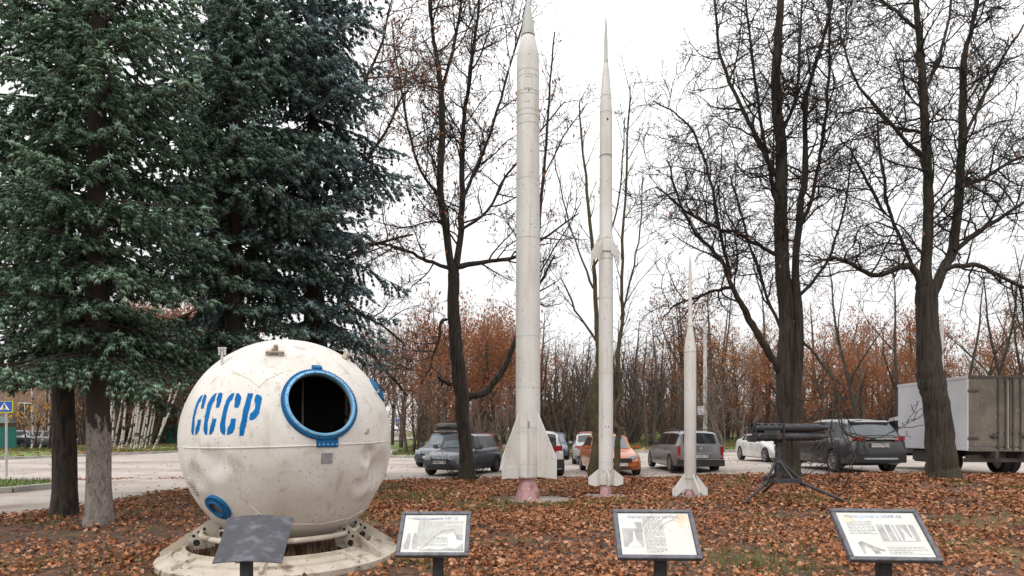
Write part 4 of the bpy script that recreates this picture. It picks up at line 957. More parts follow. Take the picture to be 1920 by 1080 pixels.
    yb = ctr.y - .0; zb = ctr.z - .02
    MB().box((pxo, yb, (zb - .05) / 2 - .05), (.075, .06, zb + .05)).build('post', 'post_paint', o, 30, bevel=.004)
    return o
board(819, 961, 1048, 4.5, .505, .385, 44, 0, 'Метеоракета МР-12', 'grey-framed sign with faded white panel titled Метеоракета МР-12, beside the capsule stand', 1, 826)
board(1221, 957, 1050, 4.1, .525, .385, 45, -2, 'Метеоракета М-100Б', 'grey-framed sign with cracked, stained panel titled Метеоракета М-100Б, between the other two titled signs', 2, 1229)
board(1632, 956, 1052, 3.95, .535, .40, 43, -4, 'Метеоракета ММР-06', 'grey-framed sign with panel titled Метеоракета ММР-06, rightmost of the signs', 3, 1632)
board(487, 967, 1050, 4.5, .49, .37, 48, 0, '', 'dark bent bare metal plate on a post in front of the capsule', 'bare', 476)

# ------------------------------------------------------------------ vehicles
def bool_cut(ob, cutters):
    for c in cutters:
        md = ob.modifiers.new('cut', 'BOOLEAN'); md.operation = 'DIFFERENCE'; md.object = c; md.solver = 'EXACT'
    dg = bpy.context.evaluated_depsgraph_get(); dg.update()
    me = bpy.data.meshes.new_from_object(ob.evaluated_get(dg)); ob.modifiers.clear(); old = ob.data; ob.data = me
    for c in cutters: bpy.data.objects.remove(c)
_wheel_cache = {}
def wheel_meshes(r, w, spokes):
    key = (r, w, spokes)
    if key not in _wheel_cache:
        ty = MB().lathe([(r * .66, -w / 2 + .01), (r * .70, -w / 2), (r * .93, -w / 2), (r, -w / 2 + .03), (r, w / 2 - .03), (r * .93, w / 2), (r * .70, w / 2), (r * .66, w / 2 - .01)], 32, (0, 0, 0), (0, 1, 0), cap=False).mesh('wheel')
        ty.materials.append(MATS['tyre']); smooth(ty, 35)
        q = MB(); q.lathe([(r * .58, w * .40), (r * .67, w * .46), (r * .68, w * .30), (r * .62, -w * .2), (0, -w * .2)], 32, (0, 0, 0), (0, 1, 0), cap=False)
        q.lathe([(r * .16, w * .1), (r * .16, w * .38), (r * .10, w * .42), (0, w * .42)], 16, (0, 0, 0), (0, 1, 0), cap=False)
        for k in range(spokes):
            a = 2 * math.pi * k / spokes; M = Matrix.Rotation(a, 3, 'Y'); q.box(M @ Vector((r * .36, w * .34, 0)), (r * .54, w * .10, r * (.17 if spokes < 8 else .09)), M)
        rm = q.mesh('rim'); rm.materials.append(MATS['alloy']); smooth(rm, 35)
        _wheel_cache[key] = (ty, rm)
    return _wheel_cache[key]
def interp(x, pts):
    xs = [p[0] for p in pts]; return float(np.interp(x, xs, [p[1] for p in pts]))
def car(x, y, heading, label, P, paint, name='parked_car', z=None):
    """x,y centre on the ground; heading in degrees of the forward direction"""
    Ln, Wd, H = P['L'], P['W'], P['H']; hw0 = Wd / 2
    o = empty(name, (x, y, float(gz(x, y)) + .003 if z is None else z), R(heading), label, 'car')
    pb = P.get('plastic', paint)
    top = P['top']                                            # (x, z) outline rear -> front, x ascending
    sho = P['shoulder']
    bot = P.get('bottom', [(-Ln / 2, .42), (-Ln / 2 + .25, .24), (-Ln / 2 + .7, .18), (Ln / 2 - .7, .18), (Ln / 2 - .15, .22), (Ln / 2, .36)])
    def hw(xx):
        t = abs(xx) / (Ln / 2); e = P.get('nose', .16) if xx > 0 else P.get('tail', .10)
        return hw0 * (1 - e * t ** 5 - .035 * t ** 2)
    def sec(xx):
        w = hw(xx); zb = interp(xx, bot); zs_ = interp(xx, sho); zt = max(interp(xx, top), zs_ + .004); k = min(1.0, (zt - zs_) / .35)
        return [(0, zb), (w * .84, zb), (w * .965, zb + .05), (w * .995, zb + .30 * (zs_ - zb)), (w * 1.0, zb + .62 * (zs_ - zb)), (w * .975, zs_ - .05), (w * (.945 - .01 * k), zs_),
                (w * (.86 - .105 * k), zs_ + (zt - zs_) * .86), (w * (.74 - .07 * k), zt - .022 - .01 * k), (w * .4, zt - .004), (0, zt + .006)]
    xs = sorted(set([round(v, 3) for v in list(np.linspace(-Ln / 2 + .12, Ln / 2 - .12, 26)) + [-Ln / 2, -Ln / 2 + .04, Ln / 2 - .04, Ln / 2] + [p[0] for p in top]]))
    rows = []
    for xx in xs:
        s_ = sec(xx); rows.append([(xx, a, b) for a, b in s_] + [(xx, -a, b) for a, b in s_[-2:0:-1]])
    mb = MB(); nr = len(rows[0]); fs = []
    for i in range(len(rows) - 1):
        for j in range(nr): fs.append((i * nr + j, i * nr + (j + 1) % nr, (i + 1) * nr + (j + 1) % nr, (i + 1) * nr + j))
    fs += [tuple(range(nr)), tuple((len(rows) - 1) * nr + j for j in range(nr - 1, -1, -1))]
    mb.add([p for r_ in rows for p in r_], fs); body = mb.build('body', paint, o, 32)
    wr = P['wr']; wb = P['wb']; xo = P.get('wx', .02); cut = []
    for sx in (-1, 1):
        cm = MB().cyl((sx * wb / 2 + xo, -hw0 * 1.2, wr), (sx * wb / 2 + xo, hw0 * 1.2, wr), wr * 1.13, n=28).mesh(); c = bpy.data.objects.new('c', cm); COL.objects.link(c); c.parent = o; cut.append(c)
    bpy.context.view_layer.update(); bool_cut(body, cut); body.data.name = 'body'
    if not body.data.materials: body.data.materials.append(MATS[paint])
    smooth(body.data, 32)
    MB().box((xo, 0, .40), (wb + wr * 1.6, Wd * .70, .34)).build('underbody', 'black_plastic', o, 0)
    tm, rm = wheel_meshes(wr, .21, P.get('spokes', 5))
    for sx in (-1, 1):
        for sy in (-1, 1):
            w_ = bpy.data.objects.new('wheel', tm); COL.objects.link(w_); w_.parent = o; w_.location = (sx * wb / 2 + xo, sy * (hw0 - .115), wr)
            q = bpy.data.objects.new('rim', rm); COL.objects.link(q); q.parent = w_
            if sy < 0: q.rotation_euler = (0, 0, math.pi)
    # side glass
    for (x0, x1) in P['sidewin']:
        for sy in (1, -1):
            G = []
            for xx in np.linspace(x0, x1, 9):
                s_ = sec(xx); zs_ = interp(xx, sho); zt = interp(xx, top); zr = P['roofz']
                lo = zs_ + .035; hi = min(zr - .11, zt - .085)
                hi = max(hi, lo + .004); row = []
                (a0, b0), (a1, b1) = s_[6], s_[7]
                for z_ in (lo, (lo + hi) / 2, hi):
                    t = (z_ - b0) / max(1e-3, b1 - b0); row.append((xx, sy * (a0 + (a1 - a0) * t + .007), z_))
                G.append(row)
            MB().grid(G).build('side_window', 'car_glass', o, 60)
    def topglass(x0, x1, nm, mt):
        G = []
        for xx in np.linspace(x0, x1, 8):
            s_ = sec(xx); zt = interp(xx, top); w8 = s_[8][0] * .985; G.append([(xx, yy * w8, s_[8][1] + .014 + (zt + .006 - s_[8][1]) * (1 - yy * yy)) for yy in np.linspace(-1, 1, 9)])
        return MB().grid(G).build(nm, mt, o, 60)
    topglass(*P['ws'], 'windscreen', P.get('wsmat', 'car_glass_front')); topglass(*P['rw'], 'rear_window', P.get('rwmat', 'car_glass'))
    # lamps, bumpers, grille, plates, mirrors, handles
    fx, rx = Ln / 2, -Ln / 2
    for sy in (1, -1):
        for nm, mt, lst, e in (('headlight', 'clear_lamp', P['head'], 1), ('tail_light', 'red_lamp', P['tail_l'], -1)):
            for (yy, zz, w_, h_, dx, ang, slant) in lst:
                xx = (fx if e > 0 else rx) - e * dx
                MB().prism([(-w_ / 2, -h_ / 2), (w_ / 2, -h_ / 2 + slant), (w_ / 2, h_ / 2 + slant * .6), (-w_ / 2, h_ / 2 * .8)] if sy > 0 else [(w_ / 2, -h_ / 2), (-w_ / 2, -h_ / 2 + slant), (-w_ / 2, h_ / 2 + slant * .6), (w_ / 2, h_ / 2 * .8)],
                           .07, (xx, sy * yy, zz), Matrix.Rotation(e * sy * R(ang), 3, 'Z') @ Vector((0, 1, 0))).build(nm, mt, o, 30, bevel=.012)
        mx = P['mirror'][0]; mz = P['mirror'][1]
        MB().box((mx, sy * (hw(mx) + .09), mz), (.10, .20, .13)).build('wing_mirror', P.get('mirmat', paint), o, 40, bevel=.03)
        MB().box((mx, sy * (hw(mx) - .01), mz - .05), (.06, .10, .04)).build('mirror_arm', 'black_plastic', o, 0)
        for hx_ in P['handles']:
            zs_ = interp(hx_, sho); MB().box((hx_, sy * (hw(hx_) * .985 + .012), zs_ - .09), (.17, .025, .028)).build('door_handle', P.get('hanmat', paint), o, 30, bevel=.006)
        for dx_ in P['doors']:
            zs_ = interp(dx_, sho); G = [[(dx_ + t, sy * (np.interp(z_, [p[1] for p in sec(dx_)[2:7]], [p[0] for p in sec(dx_)[2:7]]) + .002), z_) for t in (-.005, .005)] for z_ in np.linspace(.32, zs_ - .01, 7)]
            MB().grid(G).build('door_seam', 'black_plastic', o, 0)
    for (nm, mt, xx, zz, w_, h_, e) in P.get('trim', []):
        xp = (fx if e > 0 else rx) - e * xx
        MB().box((xp, 0, zz), (.09, w_, h_)).build(nm, mt, o, 30, bevel=.015)
    for (e, zz, dx, txt) in P['plates']:
        xp = (fx if e > 0 else rx) + e * dx
        pl = MB().box((xp, 0, zz), (.02, .52, .112)).build('number_plate', 'plate_white', o, 0)
        if txt:
            tmn = text_mesh(txt, .105, 'plate_text'); tmn.transform(Matrix.Translation((xp + e * .0125, 0, zz)) @ Matrix.Rotation(R(90 * e), 4, 'Z') @ Matrix.Rotation(R(90), 4, 'X')); link('plate_text', tmn, 'plate_ink', pl, 0)
    if P.get('rails'):
        for sy in (1, -1):
            x0, x1 = P['rails']; ry = hw0 * .62; zr = P['roofz']
            MB().tube([(x0, sy * ry, interp(x0, top) - .02), (x0 + .06, sy * ry, interp(x0, top) + .045), ((x0 + x1) / 2, sy * ry, zr + .05), (x1 - .06, sy * ry, interp(x1, top) + .045), (x1, sy * ry, interp(x1, top) - .02)], .018, 8).build('roof_rail', 'black_plastic', o)
    return o
def hatch(L_, W_, H_, **k):
    h = L_ / 2
    P = dict(L=L_, W=W_, H=H_, roofz=H_, wr=.30, wb=L_ * .635,
             top=[(-h, .86), (-h + .06, 1.0), (-h + .22, H_ - .22), (-h + .42, H_ - .06), (-h + .9, H_), (.15, H_), (.45, H_ - .03), (h - 1.28, .98), (h - 1.05, .93), (h - .5, .84), (h - .15, .72), (h, .60)],
             shoulder=[(-h, .80), (-h + .3, .96), (0, .93), (h - 1.2, .90), (h - .5, .76), (h, .52)],
             sidewin=[(.06, h - 1.22), (-.72, .0), (-h + .38, -.78)], ws=(.52, h - 1.25), rw=(-h + .05, -h + .36),
             head=[(W_ * .32, .66, .34, .18, .13, 26, .05)], tail_l=[(W_ * .36, .88, .20, .26, .08, 20, 0)], mirror=(h - 1.32, 1.0), handles=[(-.05), (-.85)], doors=[.03, -.85, h - 1.15],
             trim=[('bumper_intake', 'black_plastic', .0, .34, W_ * .60, .14, 1), ('grille', 'black_plastic', -.005, .58, W_ * .42, .06, 1), ('bumper_trim', 'black_plastic', .0, .36, W_ * .7, .12, -1)],
             plates=[(1, .46, .03, ''), (-1, .62, .03, '')])
    P.update(k); return P
# dark hatchback behind the bare tree
car(pxx(866, 22.6) + .05, 23.2, -113, 'dark blue-grey small hatchback parked behind the leaning tree trunk', hatch(3.75, 1.70, 1.50, plates=[(1, .50, .03, 'М045КС 50'), (-1, .62, .03, '')]), 'paint_darkblue')
bx = car(pxx(838, 28) - .0, 28.6, -108, 'dark blue car with a black roof box, behind the dark hatchback', hatch(4.2, 1.75, 1.52), 'paint_midblue')
rb = MB(); _sg = lambda v, e: math.copysign(abs(v) ** e, v)
rb.grid([[(-.95 + 1.9 * i / 14, .42 * _sg(math.cos(t), .5) * (1 - .999 * abs(i / 7 - 1) ** 7), .19 * _sg(math.sin(t), .6) * (1 - .999 * abs(i / 7 - 1) ** 5) * (1 if math.sin(t) > 0 else .6)) for t in np.linspace(0, 2 * math.pi, 25)] for i in range(15)])
me = rb.mesh('roof_box'); me.transform(Matrix.Translation((-.1, 0, 1.78))); link('roof_box', me, 'black_plastic', bx, 50)
for xx in (-.5, .35): MB().box((xx, 0, 1.585), (.07, 1.1, .04)).build('roof_bar', 'galv', bx, 0)
car(pxx(897, 31), 31.5, -100, 'red car almost hidden behind the dark hatchback', hatch(4.1, 1.72, 1.48), 'paint_red')
SUVK = lambda L_, W_, H_, **k: hatch(L_, W_, H_, **k)
car(pxx(1003, 21.0), 23.2, 97, 'white compact crossover behind the fins of the tallest rocket', hatch(4.12, 1.80, 1.60, wr=.33,
    tail_l=[(.56, .98, .34, .20, .05, 20, .02)], tail=.14, trim=[('bumper_trim', 'black_plastic', -.01, .46, 1.55, .30, -1), ('bumper_intake', 'black_plastic', 0, .34, 1, .14, 1), ]), 'paint_white')
car(pxx(1036, 36), 36.2 - .5, -92, 'dark blue car facing out, between the white crossover and silver sedan', hatch(4.2, 1.74, 1.52), 'paint_midblue')
SED = lambda L_, W_, H_, **k: hatch(L_, W_, H_, **dict(dict(
    top=[(-L_ / 2, .70), (-L_ / 2 + .05, .93), (-L_ / 2 + .2, 1.02), (-L_ / 2 + .62, 1.06), (-L_ / 2 + 1.25, H_ - .06), (-L_ / 2 + 1.7, H_), (.05, H_), (.35, H_ - .04), (L_ / 2 - 1.38, .96), (L_ / 2 - 1.1, .91), (L_ / 2 - .5, .80), (L_ / 2 - .15, .68), (L_ / 2, .55)],
    shoulder=[(-L_ / 2, .68), (-L_ / 2 + .2, .95), (0, .92), (L_ / 2 - 1.3, .88), (L_ / 2 - .5, .72), (L_ / 2, .50)],
    sidewin=[(-.02, L_ / 2 - 1.32), (-.92, -.08), (-L_ / 2 + .95, -.98)], ws=(.40, L_ / 2 - 1.36), rw=(-L_ / 2 + .66, -L_ / 2 + 1.2),
    tail_l=[(W_ * .31, .80, .36, .15, .04, 16, .03)], handles=[-.08, -1.0], doors=[-.04, -.98, L_ / 2 - 1.22], mirror=(L_ / 2 - 1.42, 1.0), plates=[(1, .42, .03, ''), (-1, .72, .03, '')]), **k))
car(pxx(1117, 28.7), 31.0, 84, 'silver sedan with rear to the camera, behind the orange car', SED(4.5, 1.75, 1.47), 'paint_silver')
car(pxx(1118, 34), 37.5 - .8, -90, 'maroon car mostly hidden behind the silver sedan', hatch(4.2, 1.75, 1.56), 'paint_maroon')
car(pxx(1157, 21.6), 23.7, -87.5, 'orange sedan facing the lawn behind the slim middle rocket', SED(4.40, 1.74, 1.47, nose=.13,
    head=[(.48, .63, .40, .15, .09, 24, .09)], plates=[(1, .42, .045, 'К419УТ 33'), (-1, .72, .03, '')],
    trim=[('grille', 'black_plastic', -.012, .56, .82, .15, 1), ('lower_intake', 'black_plastic', -.008, .27, .80, .07, 1)], spokes=5), 'paint_orange')
_og = bpy.data.objects
wag = car(pxx(1316, 21.3), 23.9, 90.5, 'grey estate car with roof rails, rear window towards the shortest rocket', hatch(4.80, 1.78, 1.50, wr=.315, tail=.06,
    top=[(-2.4, .62), (-2.37, .98), (-2.32, 1.04), (-2.10, 1.40), (-1.95, 1.47), (-1.4, 1.50), (.0, 1.49), (.35, 1.45), (1.12, .98), (1.35, .93), (2.0, .80), (2.3, .68), (2.4, .55)],
    shoulder=[(-2.4, .60), (-2.34, .98), (0, .94), (1.2, .89), (1.9, .74), (2.4, .50)],
    sidewin=[(.06, 1.16), (-.85, .0), (-2.02, -.92)], ws=(.42, 1.08), rw=(-2.31, -2.10), mirror=(.95, 1.02), mirmat='black_plastic', handles=[-.1, -1.0], doors=[.03, -.88, 1.2], spokes=10,
    tail_l=[(.755, .80, .10, .34, .02, 14, 0), (.755, .52, .10, .08, .0, 8, 0)], rails=(-1.7, .1),
    trim=[('bumper', 'black_plastic', -.03, .36, 1.66, .22, -1), ('bumper_strip', 'chrome', -.055, .485, 1.6, .02, -1), ('plate_garnish', 'paint_silver', -.02, .70, .82, .05, -1), ('bumper_intake', 'black_plastic', 0, .34, 1, .14, 1), ('grille', 'black_plastic', 0, .6, .7, .12, 1)],
    plates=[(-1, .60, .045, 'А132ВР 750'), (1, .42, .03, '')]), 'paint_grey')
MB().lathe([(.0, .0), (.045, .0), (.045, .012), (.03, .014), (.03, .006), (0, .006)], 20, (-2.40, 0, .86), (-1, 0, 0)).build('badge', 'chrome', wag)
MB().box((-2.33, -.2, 1.045), (.02, .6, .02), Matrix.Rotation(.08, 3, 'X')).build('rear_wiper', 'black_plastic', wag, 0)
car(12.05, 28.6, -90, 'white coupe-like sedan parked beyond the tripod launcher', SED(4.65, 1.83, 1.43, spokes=5, mirmat='black_plastic', wr=.33), 'paint_white')
SUVX = pxx(1647, 18.3)
suv = car(SUVX, 20.55, 90, 'dark grey SUV behind the hanging branch, rear number plate showing', hatch(4.62, 1.85, 1.69, wr=.355, wb=2.72, tail=.09, spokes=10,
    top=[(-2.31, .78), (-2.28, 1.06), (-2.22, 1.14), (-1.80, 1.52), (-1.95 + .28, 1.60), (-1.2, 1.67), (0, 1.69), (.35, 1.64), (1.0, 1.12), (1.2, 1.06), (1.9, .96), (2.2, .80), (2.31, .62)],
    shoulder=[(-2.31, .74), (-2.2, 1.08), (0, 1.03), (1.1, 1.0), (1.9, .88), (2.31, .58)],
    bottom=[(-2.31, .46), (-2.1, .30), (-1.7, .24), (1.7, .24), (2.15, .28), (2.31, .42)],
    sidewin=[(.05, 1.0), (-.82, -.01), (-1.75, -.88)], ws=(.42, .96), rw=(-2.20, -1.83), rwmat='car_glass_mid', mirror=(.85, 1.14), handles=[-.08, -1.0], doors=[.02, -.85, 1.15],
    tail_l=[(.60, 1.06, .38, .13, .035, 14, .02), (.58, .54, .28, .045, .0, 8, 0)], hanmat='chrome',
    head=[(.60, .84, .34, .14, .12, 26, .04)],
    trim=[('chrome_strip', 'chrome', -.035, 1.06, 1.05, .03, -1), ('bumper', 'black_plastic', -.02, .46, 1.55, .22, -1), ('skid_plate', 'galv', -.05, .47, 1.02, .06, -1), ('grille', 'black_plastic', 0, .7, 1, .2, 1)],
    plates=[(-1, .87, .04, 'Н723УТ 73'), (1, .45, .03, '')]), 'paint_suv')
MB().box((-1.75, 0, 1.572), (.20, 1.16, .045), Matrix.Rotation(-.30, 3, 'Y')).build('spoiler', 'paint_suv', suv, 30, bevel=.012)
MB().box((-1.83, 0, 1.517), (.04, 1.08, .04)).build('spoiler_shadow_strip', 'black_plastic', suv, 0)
for sy in (1, -1): MB().box((0.02, sy * .915, .385), (1.7, .02, .03)).build('sill_strip', 'chrome', suv, 0)
MB().box((-2.10, -.18, 1.22), (.02, .45, .025), Matrix.Rotation(.12, 3, 'X')).build('rear_wiper', 'black_plastic', suv, 0)
for (px, d, hd, lab, pt, pr) in ((741, 108, 200, 'small white car far down the road, right of the capsule', 'paint_white', SED(4.4, 1.72, 1.46)),
                                 (88, 52, 10, 'dark parked car in the yard behind the birch trunks', 'paint_darkblue', SED(4.4, 1.72, 1.46)),
                                 (40, 54, 185, 'dark grey car half hidden by the green fence', 'paint_grey', SED(4.4, 1.72, 1.46))):
    x = pxx(px, d); car(x, d, hd, lab, pr, pt, z=float(gz(x, d)) + (.115 if d < 60 else .025))
# box truck
TX0 = pxx(1811, 17.4); tr = empty('box_truck', (14.16, 19.10, float(gz(14, 19.1)) + .003), R(86.2), 'white box truck with grimy double rear doors, parked at the right edge', 'truck')
BL, BW, BZ0, BZ1 = 3.45, 2.24, .74, 2.86           # box in truck axes: x forward
bxm = MB().box((0, 0, (BZ0 + BZ1) / 2), (BL, BW, BZ1 - BZ0)); cargo = bxm.build('cargo_box', 'box_white', tr, 0)
xr = -BL / 2
for sy in (1, -1):
    dr = MB().box((xr - .02, sy * BW / 4, (BZ0 + BZ1) / 2 + .02), (.05, BW / 2 - .05, BZ1 - BZ0 - .16)).build('rear_door', 'box_dirty', tr, 0, bevel=.008)
    for yy in (.10, .30):
        MB().cyl((xr - .075, sy * yy, BZ0 + .02), (xr - .075, sy * yy, BZ1 - .06), .02, n=8).build('lock_bar', 'steel_dark', dr)
        for zz in (BZ0 + .1, BZ0 + .5, BZ1 - .15): MB().box((xr - .06, sy * yy, zz), (.05, .07, .08)).build('bar_bracket', 'steel_dark', dr, 0)
    MB().box((xr - .085, sy * .42, BZ0 + .42), (.04, .22, .05)).build('door_handle', 'steel_dark', dr, 30, bevel=.008)
    MB().box((xr - .085, sy * .42, BZ0 + .42), (.06, .05, .15)).build('door_handle', 'steel_dark', dr, 30, bevel=.008)
    for zz in (BZ0 + .35, BZ1 - .42, ): MB().box((xr - .05, sy * (BW / 2 - .15), zz), (.03, .30, .07)).build('hinge', 'steel_dark', dr, 0)
    MB().box((xr - .02, sy * (BW / 2 - .012), (BZ0 + BZ1) / 2), (.06, .03, BZ1 - BZ0 + .02)).build('corner_post', 'box_white', tr, 0)
    for k in range(1, 5): MB().box((xr + BL * k / 5, sy * (BW / 2 + .001), (BZ0 + BZ1) / 2), (.02, .006, BZ1 - BZ0 - .1)).build('panel_joint', 'box_white', tr, 0)
    MB().box((0, sy * (BW / 2), BZ1 - .03), (BL + .04, .03, .08)).build('roof_trim', 'box_white', tr, 0); MB().box((0, sy * (BW / 2), BZ0 + .04), (BL + .04, .03, .08)).build('side_rail', 'box_white', tr, 0)
MB().box((xr - .03, 0, BZ1 - .03), (.07, BW - .03, .07)).build('door_header', 'steel_dark', tr, 0); MB().box((xr - .03, 0, BZ0 + .025), (.07, BW - .06, .09)).build('door_sill', 'box_dirty', tr, 0)
for sy in (1, -1): MB().box((.6, sy * .42, .62), (BL + 1.6, .09, .20)).build('chassis_beam', 'steel_dark', tr, 0)
MB().box((xr + .2, 0, .46), (.10, 2.1, .12)).build('underrun_bar', 'steel_dark', tr, 0, bevel=.01); MB().box((xr + .25, 0, .58), (.06, .2, .2)).build('bar_hanger', 'steel_dark', tr, 0)
for yy in (-.8, .8): MB().box((xr + .18, yy, .55), (.08, .42, .13)).build('rear_lamp_box', 'steel_dark', tr, 0)
MB().box((.7, .80, .52), (.9, .4, .42)).build('fuel_tank', 'steel_dark', tr, 30, bevel=.05)
tm, rm = wheel_meshes(.40, .24, 6)
for xx, ys in ((xr + 1.35, (.96, .70, -.70, -.96)), (BL / 2 + .85, (.93, -.93))):
    for yy in ys:
        w_ = bpy.data.objects.new('wheel', tm); COL.objects.link(w_); w_.parent = tr; w_.location = (xx, yy, .40)
        q = bpy.data.objects.new('rim', rm); COL.objects.link(q); q.parent = w_; q.rotation_euler = (0, 0, 0 if yy > 0 else math.pi)
cb = MB(); cabx = BL / 2 + .18
cb.grid([[(cabx + px_, yy * (1 - .03 * (zz > 1.3)), zz) for px_, zz in ((0, .55), (0, 1.74), (.25, 1.80), (.75, 1.74), (1.05, 1.35), (1.2, 1.15), (1.25, .6), (1.2, .45), (0, .45))] for yy in (-.92, -.85, .85, .92)])
cab = cb.build('cab', 'paint_white', tr, 30)
for sy in (1, -1):
    MB().prism([(0, .45), (0, 1.74), (.25, 1.80), (.75, 1.74), (1.05, 1.35), (1.2, 1.15), (1.25, .6), (1.2, .45)], .02, (cabx, sy * .912, 0)).build('cab_side', 'paint_white', tr, 30)
    MB().prism([(.18, 1.2), (.18, 1.66), (.72, 1.64), (1.0, 1.25)], .012, (cabx, sy * .928, 0)).build('side_window', 'car_glass', tr, 0)
    MB().box((cabx + .95, sy * 1.12, 1.62), (.10, .18, .30)).build('wing_mirror', 'black_plastic', tr, 30, bevel=.03)
    MB().tube([(cabx + .95, sy * .90, 1.42), (cabx + .95, sy * 1.05, 1.44), (cabx + .95, sy * 1.12, 1.6)], .015, 6).build('mirror_arm', 'steel_dark', tr)
MB().add([(cabx + .775, -.8, 1.73), (cabx + .775, .8, 1.73), (cabx + 1.06, .82, 1.37), (cabx + 1.06, -.82, 1.37)], [(0, 1, 2, 3)]).build('windscreen', 'car_glass_front', tr, 0)

# ------------------------------------------------------------------ poles, signs, cable, yard
def pole(px, d, top_py, r0, r1, label, box=True, name='utility_pole', mt='pole_concrete'):
    x = pxx(px, d); g = float(fwd_z(x, d)); o = empty(name, (x, d, g), 0, label, 'pole'); zt = CH - (top_py - HY) / F * d - g
    MB().lathe([(r0, -.3), (r0, 0), (r1, zt), (0, zt)], 16).build('shaft', mt, o)
    if box:
        MB().box((-.33, -.1, CH - (770 - HY) / F * d - g), (.42, .3, .62)).build('switch_box', 'box_white', o, 30, bevel=.02); MB().box((-.1, -.1, CH - (770 - HY) / F * d - g), (.3, .06, .08)).build('box_arm', 'galv', o, 0)
        MB().tube([(0, 0, zt * .63), (-.15, -.2, zt * .64), (-.22, -.3, zt * .63)], .04, 6).build('lamp_arm', 'galv', o)
pole(1322, 43.5, 600, .155, .11, 'pale concrete pole with a grey box, behind the estate car')
pole(1766, 46, 600, .16, .12, 'pale pole peeping out right of the thick right-hand trunk', False)
pole(1655, 70, 640, .1, .08, 'thin grey pole far behind the dark SUV', False)
def crossing_sign(px, d, py0, py1, w, label, border=True, base_py=None):
    x = pxx(px, d); g = float(gz(x, d)); o = empty('crossing_sign', (x, d, g), R(-4), label, 'road sign'); z0 = CH - (py1 - HY) / F * d - g; z1 = CH - (py0 - HY) / F * d - g; h = z1 - z0; zc = (z0 + z1) / 2
    MB().lathe([(.038, -.2), (.038, z1), (0, z1)], 12).build('post', 'galv', o)
    if border: MB().box((0, -.05, zc - .03 * h), (w * 1.12, .02, h * 1.16)).build('backing_board', 'sign_yellow', o, 0)
    fc = MB().box((0, -.066, zc), (w, .02, h)).build('sign_face', 'sign_blue', o, 0)
    MB().prism([(-w * .38, -h * .34), (w * .38, -h * .34), (0, h * .40)], .006, (0, -.081, zc)).build('white_triangle', 'sign_white', fc, 0)
    q = MB(); y_ = -.087
    q.prism([(.03 * math.cos(t) * w / .6, h * .20 + .03 * math.sin(t) * w / .6) for t in np.linspace(0, 6.28, 11)[:-1]], .004, (0, y_, zc))
    for a, b, wd_ in (((0, .14), (-.01, -.04), .05), ((-.01, -.04), (-.10, -.28), .032), ((-.01, -.04), (.07, -.14), .032), ((.07, -.14), (.06, -.29), .028), ((0, .11), (-.09, .0), .022), ((0, .11), (.09, .02), .022)):
        p0 = Vector((a[0] * w, a[1] * h)); p1 = Vector((b[0] * w, b[1] * h)); e = (p1 - p0).normalized(); nn_ = Vector((-e.y, e.x)) * wd_ * w
        q.prism([tuple(p0 + nn_), tuple(p0 - nn_), tuple(p1 - nn_), tuple(p1 + nn_)], .004, (0, y_, zc))
    for k in range(4): q.prism([(-w * .26 + k * w * .14, -h * .33), (-w * .19 + k * w * .14, -h * .33), (-w * .20 + k * w * .13, -h * .27), (-w * .25 + k * w * .13, -h * .27)], .004, (0, y_, zc))
    q.build('walking_figure', 'sign_black', fc, 0)
crossing_sign(12, 21.5, 753, 772, .52, 'blue pedestrian crossing sign with yellow border on a galvanised post')
crossing_sign(747, 84, 786, 797, .7, 'tiny blue crossing sign far down the road', False)
MB().tube([(pxx(-60, 15) + (pxx(140, 15) - pxx(-60, 15)) * t, 15 + 3 * t, CH + (808 - 55 + 62 * t) / F * (15 + 3 * t) - .12 * math.sin(math.pi * t)) for t in np.linspace(0, 1, 16)], .012, 6).build('overhead_cable', 'cable', None)
tag(bpy.data.objects['overhead_cable'], 'thin black cable crossing the top left corner', 'cable')
bd = empty('brick_building', (pxx(30, 66), 66, float(fwd_z(-50, 66))), R(0), 'brown brick building behind the green fence at the left edge', 'building')
MB().box((-6, 4, 4.0), (18.4, 8, 9)).build('wall', 'brick', bd, 0)
for (xx, zz) in ((-3.2, 3.4), (1.0, 3.4), (-3.2, 6.4), (1.0, 6.4), (-7, 3.4), (-7, 6.4)):
    wn_ = MB().box((xx, -.02, zz), (1.5, .12, 1.6)).build('window', 'sign_white', bd, 0)
    for k in (-.36, .36): MB().box((xx + k, -.09, zz), (.62, .03, 1.4)).build('pane', 'car_glass', wn_, 0)
MB().prism([(-1.6, 0), (1.6, 0), (1.4, .5), (-1.4, .9)], .9, (-1.2, -.9, 2.0)).build('porch_roof', 'roof_grey', bd, 0)
fx0, fx1, fd = pxx(-90, 50), pxx(31, 50), 50.0
fn = empty('metal_fence', ((fx0 + fx1) / 2, fd, float(fwd_z(fx1, fd))), 0, 'bright green corrugated metal fence at the left edge', 'fence')
nb = 14; wdt = (fx1 - fx0) / nb
for k in range(nb):
    xk = -(fx1 - fx0) / 2 + wdt * (k + .5)
    MB().grid([[(xk + wdt * (t - .5), -.04 * math.sin(t * 2 * math.pi * 2) , z_) for t in np.linspace(0.01, .99, 13)] for z_ in (-.1, 1.75)]).build('fence_sheet', 'fence_green', fn, 60)
fb = empty('metal_fence', (pxx(306, 62), 62, float(fwd_z(pxx(306, 62), 62))), 0, 'dark green metal fence glimpsed behind the birches left of the capsule', 'fence')
for k in range(8): MB().box((-2.2 + .62 * k, 0, .9), (.6, .05, 1.9)).build('fence_sheet', 'fence_green', fb, 0)

